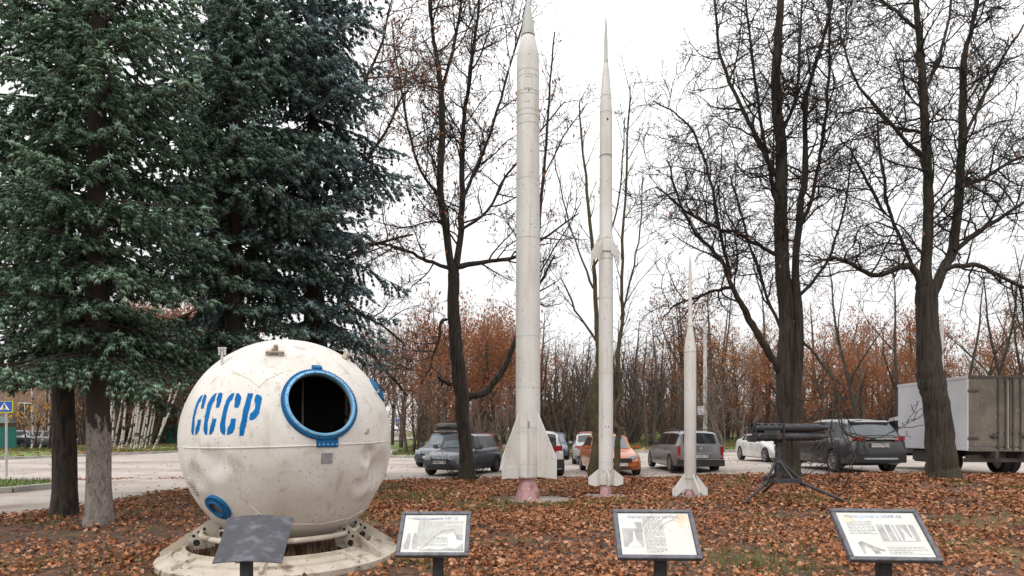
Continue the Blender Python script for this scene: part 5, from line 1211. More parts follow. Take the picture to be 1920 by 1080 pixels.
# ------------------------------------------------------------------ trees
def tubes(polys, org):
    """polys: (pts, radii, sides); batches of equal shape are built together"""
    grp = {}
    for p, r, s_ in polys: grp.setdefault((len(p), s_), []).append((p, r))
    Vs = []; Fs = []; base = 0
    for (n, s_), lst in grp.items():
        P = np.array([a for a, _ in lst], float) - np.array(org); Rr = np.array([b for _, b in lst], float); m = len(lst)
        T = np.gradient(P, axis=1); T /= np.linalg.norm(T, axis=2, keepdims=True) + 1e-9
        D = P[:, -1] - P[:, 0]; D /= np.linalg.norm(D, axis=1, keepdims=True) + 1e-9
        ref = np.where((np.abs(D[:, 2]) < .75)[:, None], np.array([[0, 0, 1.0]]), np.array([[1.0, 0, 0]]))[:, None, :]
        Nn = np.cross(T, np.broadcast_to(ref, T.shape)); Nn /= np.linalg.norm(Nn, axis=2, keepdims=True) + 1e-9
        B = np.cross(T, Nn); a = np.linspace(0, 2 * np.pi, s_, endpoint=False)
        V = P[:, :, None, :] + Rr[:, :, None, None] * (np.cos(a)[None, None, :, None] * Nn[:, :, None, :] + np.sin(a)[None, None, :, None] * B[:, :, None, :])
        i, k = np.meshgrid(np.arange(n - 1), np.arange(s_), indexing='ij'); k2 = (k + 1) % s_
        f = np.stack([i * s_ + k, i * s_ + k2, (i + 1) * s_ + k2, (i + 1) * s_ + k], -1).reshape(-1, 4)
        Vs.append(V.reshape(-1, 3)); Fs.append((f[None] + (np.arange(m) * n * s_)[:, None, None] + base).reshape(-1, 4)); base += m * n * s_
    return np.vstack(Vs), np.vstack(Fs)
def norm(v):
    l_ = math.sqrt(v[0] * v[0] + v[1] * v[1] + v[2] * v[2]) or 1e-9; return (v[0] / l_, v[1] / l_, v[2] / l_)
def walk(p, d, length, nseg, crook, up, rnd):
    pts = [p]; st = length / nseg
    for _ in range(nseg):
        d = norm((d[0] + rnd.gauss(0, crook), d[1] + rnd.gauss(0, crook), d[2] + rnd.gauss(0, crook) + up))
        p = (p[0] + d[0] * st, p[1] + d[1] * st, p[2] + d[2] * st); pts.append(p)
    return pts
def side_dir(t, ang, rnd, flat=None):
    a = (0, 0, 1) if abs(t[2]) < .8 else (1, 0, 0)
    u = norm((t[1] * a[2] - t[2] * a[1], t[2] * a[0] - t[0] * a[2], t[0] * a[1] - t[1] * a[0]))
    v = (t[1] * u[2] - t[2] * u[1], t[2] * u[0] - t[0] * u[2], t[0] * u[1] - t[1] * u[0])
    w = rnd.uniform(0, 6.2832); c, s_ = math.cos(ang), math.sin(ang); cw, sw = math.cos(w) * s_, math.sin(w) * s_
    return (t[0] * c + u[0] * cw + v[0] * sw, t[1] * c + u[1] * cw + v[1] * sw, t[2] * c + u[2] * cw + v[2] * sw)
def spawn(pts, rad, cfgs, lvl, out, tips, rnd, s0=0.15, scale=1.0):
    """children along a limb, recursively; out[level] collects the tubes"""
    if lvl >= len(cfgs): return
    c = cfgs[lvl]; cum = [0.0]
    for a, b in zip(pts[:-1], pts[1:]): cum.append(cum[-1] + math.dist(a, b))
    Lp = cum[-1]; s_ = Lp * s0 + rnd.uniform(0, c['gap'])
    i = 0
    while s_ < Lp:
        while cum[i + 1] < s_ and i < len(pts) - 2: i += 1
        t = (s_ - cum[i]) / max(1e-6, cum[i + 1] - cum[i]); a, b = pts[i], pts[i + 1]
        p = (a[0] + (b[0] - a[0]) * t, a[1] + (b[1] - a[1]) * t, a[2] + (b[2] - a[2]) * t); r = rad[i] + (rad[i + 1] - rad[i]) * t
        d = side_dir(norm((b[0] - a[0], b[1] - a[1], b[2] - a[2])), R(rnd.uniform(*c['ang'])), rnd)
        ln = rnd.uniform(*c['len']) * scale * (1 - c.get('taper', .45) * s_ / Lp)
        cp = walk(p, norm(d), ln, c['seg'], c['crook'], c['up'], rnd)
        r0 = min(r * .6, c['r']); cr = [max(c.get('rmin', .0025), r0 * (1 - .75 * k / c['seg'])) for k in range(c['seg'] + 1)]
        out.setdefault(lvl, []).append((cp, cr, c['sides']))
        if c.get('tip'): tips.append((cp[-1], cp[-2]))
        spawn(cp, cr, cfgs, lvl + 1, out, tips, rnd, .12, scale)
        s_ += c['gap'] * rnd.uniform(.6, 1.5)
def limb(pl, d, rnd, dd=0.0, g0=None):
    """pixel guide [(px,py,rpx)] at depth d -> smooth points and radii; depth drifts by dd towards the end"""
    P = []; Rr = []
    n = len(pl)
    for i, (px, py, rp) in enumerate(pl):
        dep = d + dd * i / max(1, n - 1); P.append(np.array(W(px, py, dep))); Rr.append(rp * dep / F)
    Q = []; q = []
    for i in range(n - 1):
        p0 = P[max(0, i - 1)]; p1 = P[i]; p2 = P[i + 1]; p3 = P[min(n - 1, i + 2)]
        for k in range(4):
            t = k / 4; Q.append(.5 * ((2 * p1) + (-p0 + p2) * t + (2 * p0 - 5 * p1 + 4 * p2 - p3) * t * t + (-p0 + 3 * p1 - 3 * p2 + p3) * t ** 3) + (np.array([rnd.gauss(0, .012) for _ in range(3)]) if i + k else 0)); q.append(Rr[i] + (Rr[i + 1] - Rr[i]) * t)
    Q.append(P[-1]); q.append(Rr[-1])
    return [tuple(v) for v in Q], q
BIG = [dict(gap=.27, len=(1.0, 3.0), ang=(35, 75), seg=7, crook=.16, up=.05, r=.030, sides=4, taper=.4, rmin=.009),
       dict(gap=.20, len=(.45, 1.4), ang=(30, 70), seg=5, crook=.20, up=.05, r=.015, sides=3, rmin=.0075),
       dict(gap=.17, len=(.22, .70), ang=(25, 65), seg=3, crook=.22, up=.06, r=.009, sides=3, rmin=.006),
       dict(gap=.17, len=(.12, .34), ang=(25, 60), seg=1, crook=.2, up=.05, r=.006, sides=3, rmin=.005, tip=True)]
def leaves_at(tips, frac, size, rnd_seed, org, droop=.06):
    r = np.random.default_rng(rnd_seed); P = np.array([t[0] for t in tips]); P = P[r.uniform(0, 1, len(P)) < frac]
    P = P + r.normal(0, .03, P.shape) - np.array([0, 0, droop]) - np.array(org); n = len(P)
    # small folded leaf, two triangles per half
    base = np.array([[0, 0, 0], [.5, .22, .08], [1, 0, 0], [.5, -.22, .08]]) - np.array([.5, 0, 0])
    M = rotm(r.uniform(0, 6.28, n), r.normal(1.1, .5, n), r.uniform(0, 6.28, n)); s_ = r.uniform(*size, n)
    V = (np.einsum('nij,kj->nki', M, base) * s_[:, None, None] + P[:, None, :]).reshape(-1, 3); o = np.arange(n)[:, None] * 4
    return V, np.vstack([o + np.array([[0, 1, 2]]), o + np.array([[0, 2, 3]])])
def big_tree(name, base_px, base_d, guides, label, seed, bark='bark', twig='twig', leaf=None, cfgs=BIG, scale=1.0, suckers=0):
    """guides: (pixel polyline, depth drift, child scale, first child position)"""
    rnd = random.Random(seed); bx_ = pxx(base_px, base_d); g = float(lawn_z(bx_, base_d)); org = (bx_, base_d, g)
    o = empty(name, org, 0, label, 'tree'); main = []; out = {}; tips = []
    for gi, (pl, dd, sc_, s0) in enumerate(guides):
        d0 = base_d
        if len(pl[0]) == 4: d0 = base_d + pl[0][3]; pl = [q[:3] for q in pl]
        p, r = limb(pl, d0, rnd, dd)
        if gi: r = [q * (.58 if q < .12 else .68) for q in r]
        if gi == 0:                                  # root flare: sink the foot and splay it
            p[0] = (p[0][0], p[0][1], g - .15)
        main.append((p, r, 16 if r[0] > .1 else 8)); spawn(p, r, cfgs, 0, out, tips, rnd, s0, sc_ * scale)
    V, f = tubes(main, org)
    n = V.copy()                                       # bark unevenness
    V += (0.012 * np.sin(9 * V[:, [1, 2, 0]] + 5 * V[:, [2, 0, 1]] * .7 + seed) + .006 * np.sin(31 * V[:, [2, 0, 1]] + 17 * V[:, [0, 1, 2]])) * np.clip(1 - V[:, [2]] * .04, .3, 1)
    link('trunk', fast_mesh('trunk', V, [f]), bark, o, 60)
    allt = [t for k in out for t in out[k]]
    for _ in range(suckers):
        a = rnd.uniform(0, 6.28); p0 = (bx_ + .3 * math.cos(a), base_d + .3 * math.sin(a) - .1, g)
        sp = walk(p0, norm((math.cos(a) * .9, math.sin(a) * .6 - .3, 1.0)), rnd.uniform(.5, 1.3), 6, .12, .03, rnd); allt.append((sp, [.010 - .0011 * k for k in range(7)], 4))
        ch = {}; spawn(sp, [.01] * 7, [dict(gap=.2, len=(.15, .5), ang=(25, 60), seg=3, crook=.15, up=.05, r=.005, sides=3, rmin=.003)], 0, ch, [], rnd, .3); allt += ch.get(0, [])
    V, f = tubes(allt, org); cr = link('crown', fast_mesh('crown', V, [f]), twig, o, 180)
    if leaf:
        V, f = leaves_at(tips, leaf[0], leaf[1], seed, org); tag(link('dry_leaves', fast_mesh('dry_leaves', V, [f]), leaf[2], o, 0), kind='stuff')
    return o
big_tree('bare_tree', 872, 19.0, [
    ([(877, 902, 20), (875, 880, 15.5), (873, 840, 12.7), (866, 760, 12.7), (861, 705, 14), (853, 630, 12.5), (850, 560, 11), (850, 512, 11)], 0, 0, 2.0),
    ([(849, 520, 11), (838, 440, 10), (826, 360, 9.5), (828, 250, 9), (827, 165, 8), (813, 80, 6), (806, 0, 5), (800, -90, 3)], -.8, 1.0, .1),
    ([(851, 520, 10), (862, 450, 9), (866, 360, 8), (868, 250, 7), (880, 150, 6), (892, 60, 5), (906, -50, 3)], .9, 1.0, .08),
    ([(828, 168, 6), (848, 100, 5.5), (864, 10, 4), (872, -70, 3)], .5, .9, .1),
    ([(866, 380, 6), (885, 330, 5.5), (912, 270, 5), (938, 185, 4), (975, 60, 3), (990, -20, 2)], .6, .9, .1),
    ([(866, 745, 11), (884, 742, 10), (908, 737, 9.5), (936, 706, 9), (956, 665, 8), (970, 628, 6.5), (996, 560, 5), (1040, 480, 3)], .8, .7, .45),
    ([(858, 500, 8), (900, 492, 7), (940, 487, 6.5), (975, 478, 5), (1030, 440, 3.5), (1085, 400, 2)], .5, .9, .15),
    ([(846, 505, 7), (800, 488, 6), (765, 472, 5), (700, 455, 3.5), (655, 470, 2)], -.5, .85, .15),
    ([(838, 600, 5), (826, 604, 5), (822, 640, 4), (805, 690, 3), (790, 720, 2)], -.4, .7, .1),
    ([(826, 370, 5), (790, 320, 4.5), (765, 240, 4), (748, 140, 3), (735, 40, 2)], -.6, .9, .1),
    ([(845, 722, 7), (832, 716, 6), (822, 708, 5)], -.3, .2, .5),
    ([(866, 430, 5), (915, 395, 4.5), (950, 330, 4), (1010, 250, 3), (1060, 190, 2)], .9, .9, .1),
    ], 'slender tree with rusty leaves left of the tallest rocket, leaning trunk with low bent limb', 11, leaf=(.26, (.09, .17), 'rust_leaf'), suckers=22)
BIG2 = [dict(BIG[0], crook=.24, up=.03, gap=.26), dict(BIG[1], crook=.28, up=.02, gap=.20), dict(BIG[2], crook=.28, gap=.18), BIG[3]]
big_tree('bare_tree', 1482, 17.2, [
    ([(1475, 900, 20), (1474, 880, 16), (1474, 800, 14.5), (1471, 705, 16.5), (1475, 620, 14), (1470, 520, 13), (1463, 400, 12), (1465, 300, 10.5), (1456, 180, 9), (1460, 60, 7), (1470, -70, 5)], 0, 1.0, .42),
    ([(1496, 898, 15, -.3), (1493, 870, 12.5), (1492, 800, 12), (1496, 700, 12.5), (1498, 600, 12), (1491, 500, 10), (1500, 400, 9), (1511, 300, 8), (1513, 180, 7), (1545, 70, 5), (1570, -50, 3.5)], .5, 1.0, .45),
    ([(1464, 700, 11), (1457, 688, 10), (1436, 655, 9.5), (1412, 607, 9), (1392, 574, 8.3), (1373, 538, 7.5), (1358, 500, 6.5), (1335, 468, 6), (1305, 440, 4.5), (1275, 380, 3.5), (1250, 300, 2.5)], -.9, 1.0, .35),
    ([(1464, 345, 8), (1440, 300, 7.5), (1418, 257, 7), (1390, 200, 6), (1366, 150, 5.5), (1350, 100, 5), (1342, 20, 4), (1336, -60, 3)], -.7, 1.0, .1),
    ([(1468, 480, 7), (1430, 465, 6), (1385, 440, 5.5), (1340, 425, 5), (1285, 395, 4), (1230, 350, 2.5)], -.4, 1.0, .12),
    ([(1375, 540, 6), (1340, 545, 5), (1305, 560, 4), (1270, 570, 3), (1240, 600, 2)], -.6, .9, .1),
    ([(1370, 520, 6), (1350, 440, 5), (1330, 330, 4), (1300, 250, 3.5), (1260, 210, 2.5), (1225, 190, 2)], -.9, 1.0, .1),
    ([(1466, 620, 6), (1440, 560, 5), (1420, 500, 4.5), (1395, 420, 3.5), (1370, 330, 2.5)], .9, .9, .1),
    ([(1500, 430, 7), (1520, 380, 6), (1535, 310, 5.5), (1550, 200, 5), (1556, 90, 4), (1552, -30, 3)], .6, 1.0, .1),
    ([(1495, 560, 6), (1530, 520, 5), (1560, 470, 4), (1585, 380, 3), (1600, 280, 2)], .3, .9, .1),
    ([(1470, 420, 6), (1445, 330, 5.5), (1420, 180, 5), (1405, 60, 4), (1395, -50, 3)], .9, 1.0, .1),
    ([(1462, 260, 6), (1490, 190, 5), (1500, 90, 4), (1505, -40, 3)], -.5, 1.0, .1),
    ([(1502, 640, 5), (1520, 655, 4.6), (1540, 680, 4.4), (1558, 702, 4.2), (1569, 730, 3.6), (1572, 765, 3), (1577, 800, 2.2), (1592, 825, 1.8), (1602, 858, 1.4), (1592, 880, 1)], -3.2, .42, .30),
    ([(1566, 722, 3, -2.0), (1561, 770, 2.2), (1558, 815, 1.7), (1568, 860, 1.3), (1576, 895, 1.1), (1605, 918, .8)], -.8, .40, .15),
    ([(1574, 780, 2.6, -2.3), (1587, 812, 2), (1630, 822, 1.5), (1680, 806, 1.1), (1735, 775, .7)], -.4, .36, .15),
    ([(1560, 705, 2.6, -1.8), (1545, 745, 2), (1538, 790, 1.5), (1552, 830, 1.2), (1548, 860, .9)], -.6, .40, .15),
    ], 'twin-trunked bare tree behind the tripod launcher with a drooping branch', 23, cfgs=BIG2, leaf=(.016, (.09, .16), 'rust_leaf'), suckers=16)
big_tree('bare_tree', 1764, 16.0, [
    ([(1771, 906, 37), (1769, 888, 29), (1765, 860, 25), (1761, 800, 22.5), (1753, 745, 22), (1748, 724, 23.5), (1743, 690, 20.5), (1740, 620, 19), (1736, 560, 18), (1738, 535, 18)], 0, 0, 2.0),
    ([(1738, 550, 16), (1738, 480, 13.5), (1741, 380, 12.5), (1736, 280, 11.5), (1731, 180, 10), (1726, 80, 9), (1716, 0, 8), (1712, -80, 6)], -.3, 1.0, .08),
    ([(1744, 560, 14), (1768, 505, 13), (1788, 462, 12), (1797, 360, 11), (1805, 250, 10), (1809, 110, 8), (1828, 20, 6), (1840, -80, 4)], .5, 1.0, .12),
    ([(1732, 545, 10), (1715, 505, 9.5), (1690, 500, 9), (1652, 516, 8), (1622, 509, 7), (1586, 490, 5.5), (1555, 483, 4), (1520, 500, 2.5)], -.6, 1.0, .12),
    ([(1770, 505, 9), (1800, 498, 8), (1832, 497, 7), (1868, 514, 6), (1920, 540, 5), (1980, 560, 3)], -.5, .9, .1),
    ([(1788, 470, 8), (1830, 440, 7), (1865, 415, 6), (1920, 380, 5), (1985, 330, 3)], -.4, 1.0, .1),
    ([(1798, 350, 7), (1845, 335, 6), (1900, 300, 5), (1970, 280, 3)], .6, 1.0, .1),
    ([(1737, 300, 7), (1705, 272, 6), (1662, 222, 5), (1612, 165, 4), (1588, 110, 3), (1570, 40, 2)], -.6, 1.0, .1),
    ([(1739, 250, 6), (1705, 245, 5.5), (1672, 235, 4.5), (1640, 205, 3.5)], .6, .9, .1),
    ([(1715, 505, 6), (1690, 450, 5.5), (1665, 390, 5), (1655, 320, 4.5), (1645, 220, 3)], -.9, 1.0, .1),
    ([(1660, 400, 5), (1625, 340, 4), (1600, 290, 3), (1575, 260, 2)], -.6, .9, .1),
    ([(1806, 260, 6), (1840, 190, 5), (1880, 110, 4), (1920, 50, 3), (1960, -20, 2)], -.4, 1.0, .1),
    ([(1730, 180, 6), (1760, 110, 5), (1780, 30, 4), (1790, -60, 3)], .6, 1.0, .1),
    ([(1724, 60, 5), (1690, 30, 4), (1650, 0, 3), (1610, -40, 2)], -.3, 1.0, .1),
    ], 'thick-trunked bare tree in front of the white truck', 37, cfgs=BIG2, leaf=(.03, (.08, .15), 'rust_leaf'))
YNG = [dict(gap=.45, len=(.6, 1.9), ang=(25, 50), seg=6, crook=.09, up=.10, r=.014, sides=4, rmin=.007), dict(gap=.26, len=(.25, .8), ang=(25, 50), seg=4, crook=.12, up=.08, r=.008, sides=3, rmin=.005),
       dict(gap=.22, len=(.1, .35), ang=(25, 55), seg=2, crook=.12, up=.05, r=.005, sides=3, rmin=.0045, tip=True)]
big_tree('young_tree', 1115, 16.6, [([(1113, 905, 11), (1113, 880, 9.5), (1119, 830, 9), (1117, 800, 9), (1111, 765, 9.5), (1118, 720, 8), (1123, 670, 6.5), (1118, 590, 4.2), (1109, 450, 3.2), (1097, 330, 2.4), (1086, 190, 1.4)], 0, 1, .4),
    ([(1112, 540, 4), (1085, 470, 3), (1062, 400, 2.5), (1040, 300, 2)], .4, .9, .2), ([(1113, 500, 4), (1150, 420, 3), (1165, 330, 2.5), (1172, 220, 1.6)], .4, .9, .2), ([(1120, 640, 4), (1080, 580, 3), (1050, 520, 2)], -.3, .9, .2)],
    'crooked greenish young tree just left of the slim rocket', 41, bark='moss_bark', twig='twig', cfgs=YNG, leaf=(.05, (.07, .13), 'brown_leaf'))
big_tree('young_tree', 1154, 16.2, [([(1157, 905, 7), (1156, 880, 6), (1158, 835, 5.5), (1161, 806, 5.5), (1150, 790, 5.5), (1152, 762, 5), (1164, 740, 4.5), (1160, 680, 4.5), (1166, 590, 3.2), (1168, 450, 2.6), (1176, 300, 2), (1182, 160, 1.2)], 0, 1, .35),
    ([(1163, 600, 3.5), (1185, 520, 3), (1200, 430, 2.4), (1206, 330, 1.6)], -.4, .9, .2)],
    'thin crooked sapling just right of the slim rocket', 43, bark='moss_bark', twig='twig', cfgs=YNG, leaf=(.04, (.07, .13), 'brown_leaf'), suckers=8)
big_tree('bare_tree', 1022, 21.8 - 2.4, [([(1004, 900, 5), (1003, 800, 4.5), (1003, 600, 4), (1010, 440, 3.2), (1022, 300, 2.6), (1030, 190, 2), (1040, 60, 1.4)], 0, 1, .3), ([(1006, 520, 2.6), (1050, 450, 2.2), (1090, 380, 1.5)], .3, .9, .2), ([(1020, 330, 2.6), (1055, 260, 2.2), (1100, 195, 1.5)], .3, .9, .2)],
    'slim bare tree almost hidden behind the tallest rocket', 47, cfgs=YNG, leaf=(.3, (.09, .16), 'rust_leaf'))
big_tree('bare_tree', 612, 21.0 - 4.4, [([(612, 925, 12), (612, 800, 11), (606, 650, 9), (596, 500, 8), (590, 300, 7), (590, 100, 5), (590, -60, 4)], 0, .8, .35),
    ([(614, 610, 9), (645, 622, 8), (690, 660, 6.5), (728, 700, 5), (765, 742, 3)], .8, .75, .2), ([(613, 520, 8), (660, 478, 6.5), (715, 455, 5), (775, 440, 3)], .5, .9, .2),
    ([(615, 420, 8), (670, 330, 6), (720, 250, 4.5), (760, 170, 3)], .4, 1, .2), ([(620, 280, 7), (680, 160, 5), (715, 80, 4), (740, -20, 2)], .3, 1, .2), ([(614, 590, 6), (660, 585, 5), (715, 610, 4), (760, 650, 2)], -.6, .8, .2)],
    'leafy-twigged tree half hidden behind the blue spruce and capsule', 53, twig='twig_brown', leaf=(.36, (.09, .16), 'rust_leaf'))

# ------------------------------------------------------------------ spruces
NEED = []
_r = random.Random(5)
for k in range(7):                                    # a bottle-brush shoot along +x, unit length: spindle core and needle blades
    t = .02 + .135 * k; a = 2.4 * k + _r.uniform(-.3, .3); ln = .33 * (1 - .40 * t); w = .042
    b = Vector((t, 0, 0)); e = Vector((.55, math.cos(a) * .84, math.sin(a) * .84)).normalized(); sd = e.cross(Vector((1, 0, 0))).normalized()
    NEED.append((b - sd * w, b + sd * w, b + e * ln + Vector((.05, 0, 0))))
SHOOT = [tuple(v) for t in NEED for v in t]; SHF = [(3 * i, 3 * i + 1, 3 * i + 2) for i in range(len(NEED))]; _n = len(SHOOT)
SHOOT += [(-.06, 0, 0)] + [(.36, .125 * math.cos(q), .125 * math.sin(q)) for q in (0.3, 2.4, 4.5)] + [(1.02, 0, 0)]
for q in range(3): SHF += [(_n, _n + 1 + (q + 1) % 3, _n + 1 + q), (_n + 1 + q, _n + 1 + (q + 1) % 3, _n + 4)]
SHOOT = np.array(SHOOT); SHF = np.array(SHF)
def spruce(px, d, label, seed, needle, H=18.0, fat=1.0, z0=2.4, lmax=2.6, rad=.24, lean=0.0, limed=None, dens=1.0, zfull=None, lbase=.75, cull=None, az_bias=None):
    rnd = random.Random(seed); x0 = pxx(px, d); g = float(lawn_z(x0, d)); org = np.array([x0, d, g])
    o = empty('spruce_tree', tuple(org), 0, label, 'tree')
    def trunk_piece(a, b, m_, nm, kk=14):
        zs_ = np.linspace(a, b, kk); P = [(x0 + lean * (max(z, 0) / H) ** 1.2 + .03 * math.sin(z), d + .03 * math.cos(1.3 * z), g + z) for z in zs_]
        r_ = [rad * (1 - .93 * max(z, 0) / H) * (1 + .32 * math.exp(-max(z + .05, 0) / .22)) for z in zs_]
        V, f = tubes([(P, r_, 22)], org); V += .009 * np.sin(23 * V[:, [1, 2, 0]] + 11 * V[:, [2, 0, 1]]) * np.array([1, 1, 0]); return link(nm, fast_mesh(nm, V, [f]), m_, o, 60)
    if limed: trunk_piece(-.15, H, 'limed_bark', 'trunk', 40)
    else: trunk_piece(-.15, H, 'spruce_bark', 'trunk', 30)
    wood = []; SP = []; SD = []; SS = []; SH = []; z = z0
    zf = zfull or 99
    while z < H - .3:
        coarse = z > zf
        nb_ = 13 if not coarse else 5; drw = rnd.uniform(.30, .46)
        a0 = rnd.uniform(0, 6.28)
        for k in range(nb_):
            a = a0 + 6.283 * k / nb_ + rnd.uniform(-.35, .35)
            u = (z - z0) / (H - z0); Lb = lmax * (lbase + (1 - lbase) * min(1, u * 4)) * (1 - u) ** .8 * rnd.choice([rnd.uniform(.45, .8), rnd.uniform(.75, 1.18), rnd.uniform(.85, 1.2)])
            if k >= 8: Lb *= rnd.uniform(.25, .55)
            if Lb < .3: Lb = .3
            zb = z + rnd.uniform(-.09, .09); ca, sa = math.cos(a), math.sin(a)
            n_ = 12; pts = []; dr = (drw + rnd.uniform(-.06, .06)) * (1.15 - u)
            for i in range(n_ + 1):
                t = i / n_; rr_ = Lb * t; zz_ = zb + Lb * (.14 * t - dr * t ** 1.6 + .30 * max(0, t - .72) ** 1.3)
                pts.append((x0 + lean * (zb / H) ** 1.2 + ca * rr_ - sa * .06 * Lb * math.sin(3 * t + k), d + sa * rr_ + ca * .06 * Lb * math.sin(3 * t + k), g + zz_))
            if cull and not cull(pts[-1]): continue
            wood.append((pts, [max(.006, .028 * (1 - .85 * i / n_) * (Lb / 2.4)) for i in range(n_ + 1)], 5))
            # branchlets, alternately left and right, drooping
            s_ = (.14 if k < 8 else .06) * Lb; sd = 1; step = (.095 if not coarse else .26) / dens
            while s_ < Lb * 1.0:
                t = s_ / Lb; i = min(n_ - 1, int(t * n_)); fr = t * n_ - i; A, B = pts[i], pts[i + 1]
                p = tuple(A[q] + (B[q] - A[q]) * fr for q in range(3)); td = norm(tuple(B[q] - A[q] for q in range(3)))
                sw = R(rnd.uniform(38, 68)) * sd; dx_ = td[0] * math.cos(sw) - td[1] * math.sin(sw); dy_ = td[0] * math.sin(sw) + td[1] * math.cos(sw)
                ln = (.20 + .66 * (1 - t) * min(1, t * 3.2)) * rnd.uniform(.6, 1.25) * min(1.15, Lb / 2.2)
                dz_ = td[2] + rnd.uniform(-.50, .08); p_ = p; dv = norm((dx_, dy_, dz_)); bp = [p]
                nn = max(2, int(ln / .090)); young = rnd.uniform(.35, 1.0)  # paler tips, as on new growth; crown's light-dark contrast put into colour
                for q in range(nn):
                    dv = norm((dv[0], dv[1], dv[2] - .16 + (.20 if q > nn * .6 else 0))); p_ = tuple(p_[w_] + dv[w_] * ln / nn for w_ in range(3)); bp.append(p_)
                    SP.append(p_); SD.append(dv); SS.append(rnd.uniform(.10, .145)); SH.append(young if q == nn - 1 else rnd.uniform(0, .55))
                    if t > .30 or rnd.random() < .35:
                        for sd2 in (-1, 1):
                            if rnd.random() < .86:
                                w2 = R(rnd.uniform(35, 65)) * sd2; e = norm((dv[0] * math.cos(w2) - dv[1] * math.sin(w2), dv[0] * math.sin(w2) + dv[1] * math.cos(w2), dv[2] + rnd.uniform(-.5, .12)))
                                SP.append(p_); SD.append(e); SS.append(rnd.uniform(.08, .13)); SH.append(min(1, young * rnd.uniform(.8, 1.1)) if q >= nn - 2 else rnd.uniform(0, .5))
                wood.append(([bp[0], bp[len(bp) // 2], bp[-1]], [.009, .006, .003], 3))
                sd = -sd; s_ += step * rnd.uniform(.7, 1.3)
            SP.append(pts[-1]); SD.append(norm(tuple(pts[-1][q] - pts[-2][q] for q in range(3)))); SS.append(.2); SH.append(.9)
        z += rnd.uniform(.40, .58) * (1.0 if not coarse else 1.7)
    for _ in range(60):                                # dead inner twigs on the trunk
        zd = rnd.uniform(z0 * .9, min(H * .6, z0 + 7)); a = rnd.uniform(0, 6.28); wood.append((walk((x0 + lean * (zd / H) ** 1.2, d, g + zd), (math.cos(a), math.sin(a), -.25), rnd.uniform(.5, 1.3), 4, .12, -.05, rnd), [.010, .008, .006, .005, .003], 3))
    V, f = tubes(wood, org); link('branches', fast_mesh('branches', V, [f]), 'spruce_bark', o, 180)
    P = np.array(SP); D = np.array(SD); s_ = np.array(SS); SH = np.array(SH)
    if True:                                           # leave out shoots far outside the picture
        pxp = CX + P[:, 0] / P[:, 1] * F; pyp = HY - (P[:, 2] - CH) / P[:, 1] * F
        k = (pxp > -120) & (pyp > -100); P, D, s_, SH = P[k], D[k], s_[k], SH[k]
    r_ = np.random.default_rng(seed); P = P - org; n = len(P)
    ref = np.where((np.abs(D[:, 2]) < .8)[:, None], [[0, 0, 1.0]], [[1.0, 0, 0]]); U = np.cross(D, ref); U /= np.linalg.norm(U, axis=1, keepdims=True); Vv = np.cross(D, U)
    t = r_.uniform(0, 6.28, n)[:, None]; U2 = U * np.cos(t) + Vv * np.sin(t); V2 = np.cross(D, U2)
    Mx = np.stack([D, U2, V2], 2)
    Q = np.einsum('nij,kj->nki', Mx, SHOOT * np.array([1.0, fat, fat])) * s_[:, None, None] + P[:, None, :]
    # join every shoot's needles through one shared fan so a shoot is one loose piece: all blades start at common core verts
    V = Q.reshape(-1, 3); m_ = len(SHOOT); F3 = (SHF[None] + (np.arange(n) * m_)[:, None, None]).reshape(-1, 3)
    me = fast_mesh('needles', V, [F3])
    me.polygons.foreach_set('use_smooth', np.ones(len(me.polygons), dtype=bool))
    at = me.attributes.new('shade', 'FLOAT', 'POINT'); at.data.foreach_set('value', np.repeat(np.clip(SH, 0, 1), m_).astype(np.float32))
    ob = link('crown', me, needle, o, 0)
    return o, n
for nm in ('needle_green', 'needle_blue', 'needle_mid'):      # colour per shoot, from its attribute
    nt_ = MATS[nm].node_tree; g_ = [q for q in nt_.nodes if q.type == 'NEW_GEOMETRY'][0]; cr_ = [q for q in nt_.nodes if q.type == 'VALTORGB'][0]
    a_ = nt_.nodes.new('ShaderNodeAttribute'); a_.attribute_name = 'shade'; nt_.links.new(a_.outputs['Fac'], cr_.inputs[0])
SPN = []
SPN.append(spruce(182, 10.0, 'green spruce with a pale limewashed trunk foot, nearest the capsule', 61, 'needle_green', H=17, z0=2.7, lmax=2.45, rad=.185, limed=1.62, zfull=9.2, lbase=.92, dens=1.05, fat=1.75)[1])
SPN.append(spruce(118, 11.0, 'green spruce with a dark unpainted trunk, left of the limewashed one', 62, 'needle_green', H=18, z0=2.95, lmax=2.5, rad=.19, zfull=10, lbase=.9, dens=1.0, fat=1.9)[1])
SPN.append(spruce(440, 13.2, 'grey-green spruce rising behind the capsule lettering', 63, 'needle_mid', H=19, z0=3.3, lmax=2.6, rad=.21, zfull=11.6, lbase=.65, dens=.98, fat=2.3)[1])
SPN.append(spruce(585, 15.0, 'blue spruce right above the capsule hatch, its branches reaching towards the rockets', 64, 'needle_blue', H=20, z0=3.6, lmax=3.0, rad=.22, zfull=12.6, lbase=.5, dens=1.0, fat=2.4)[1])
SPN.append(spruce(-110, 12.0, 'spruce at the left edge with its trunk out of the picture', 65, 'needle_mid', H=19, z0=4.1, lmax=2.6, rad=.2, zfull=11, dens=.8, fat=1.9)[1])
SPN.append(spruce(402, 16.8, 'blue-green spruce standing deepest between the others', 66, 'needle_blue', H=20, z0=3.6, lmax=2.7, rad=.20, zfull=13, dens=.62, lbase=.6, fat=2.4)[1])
print('shoots', SPN)

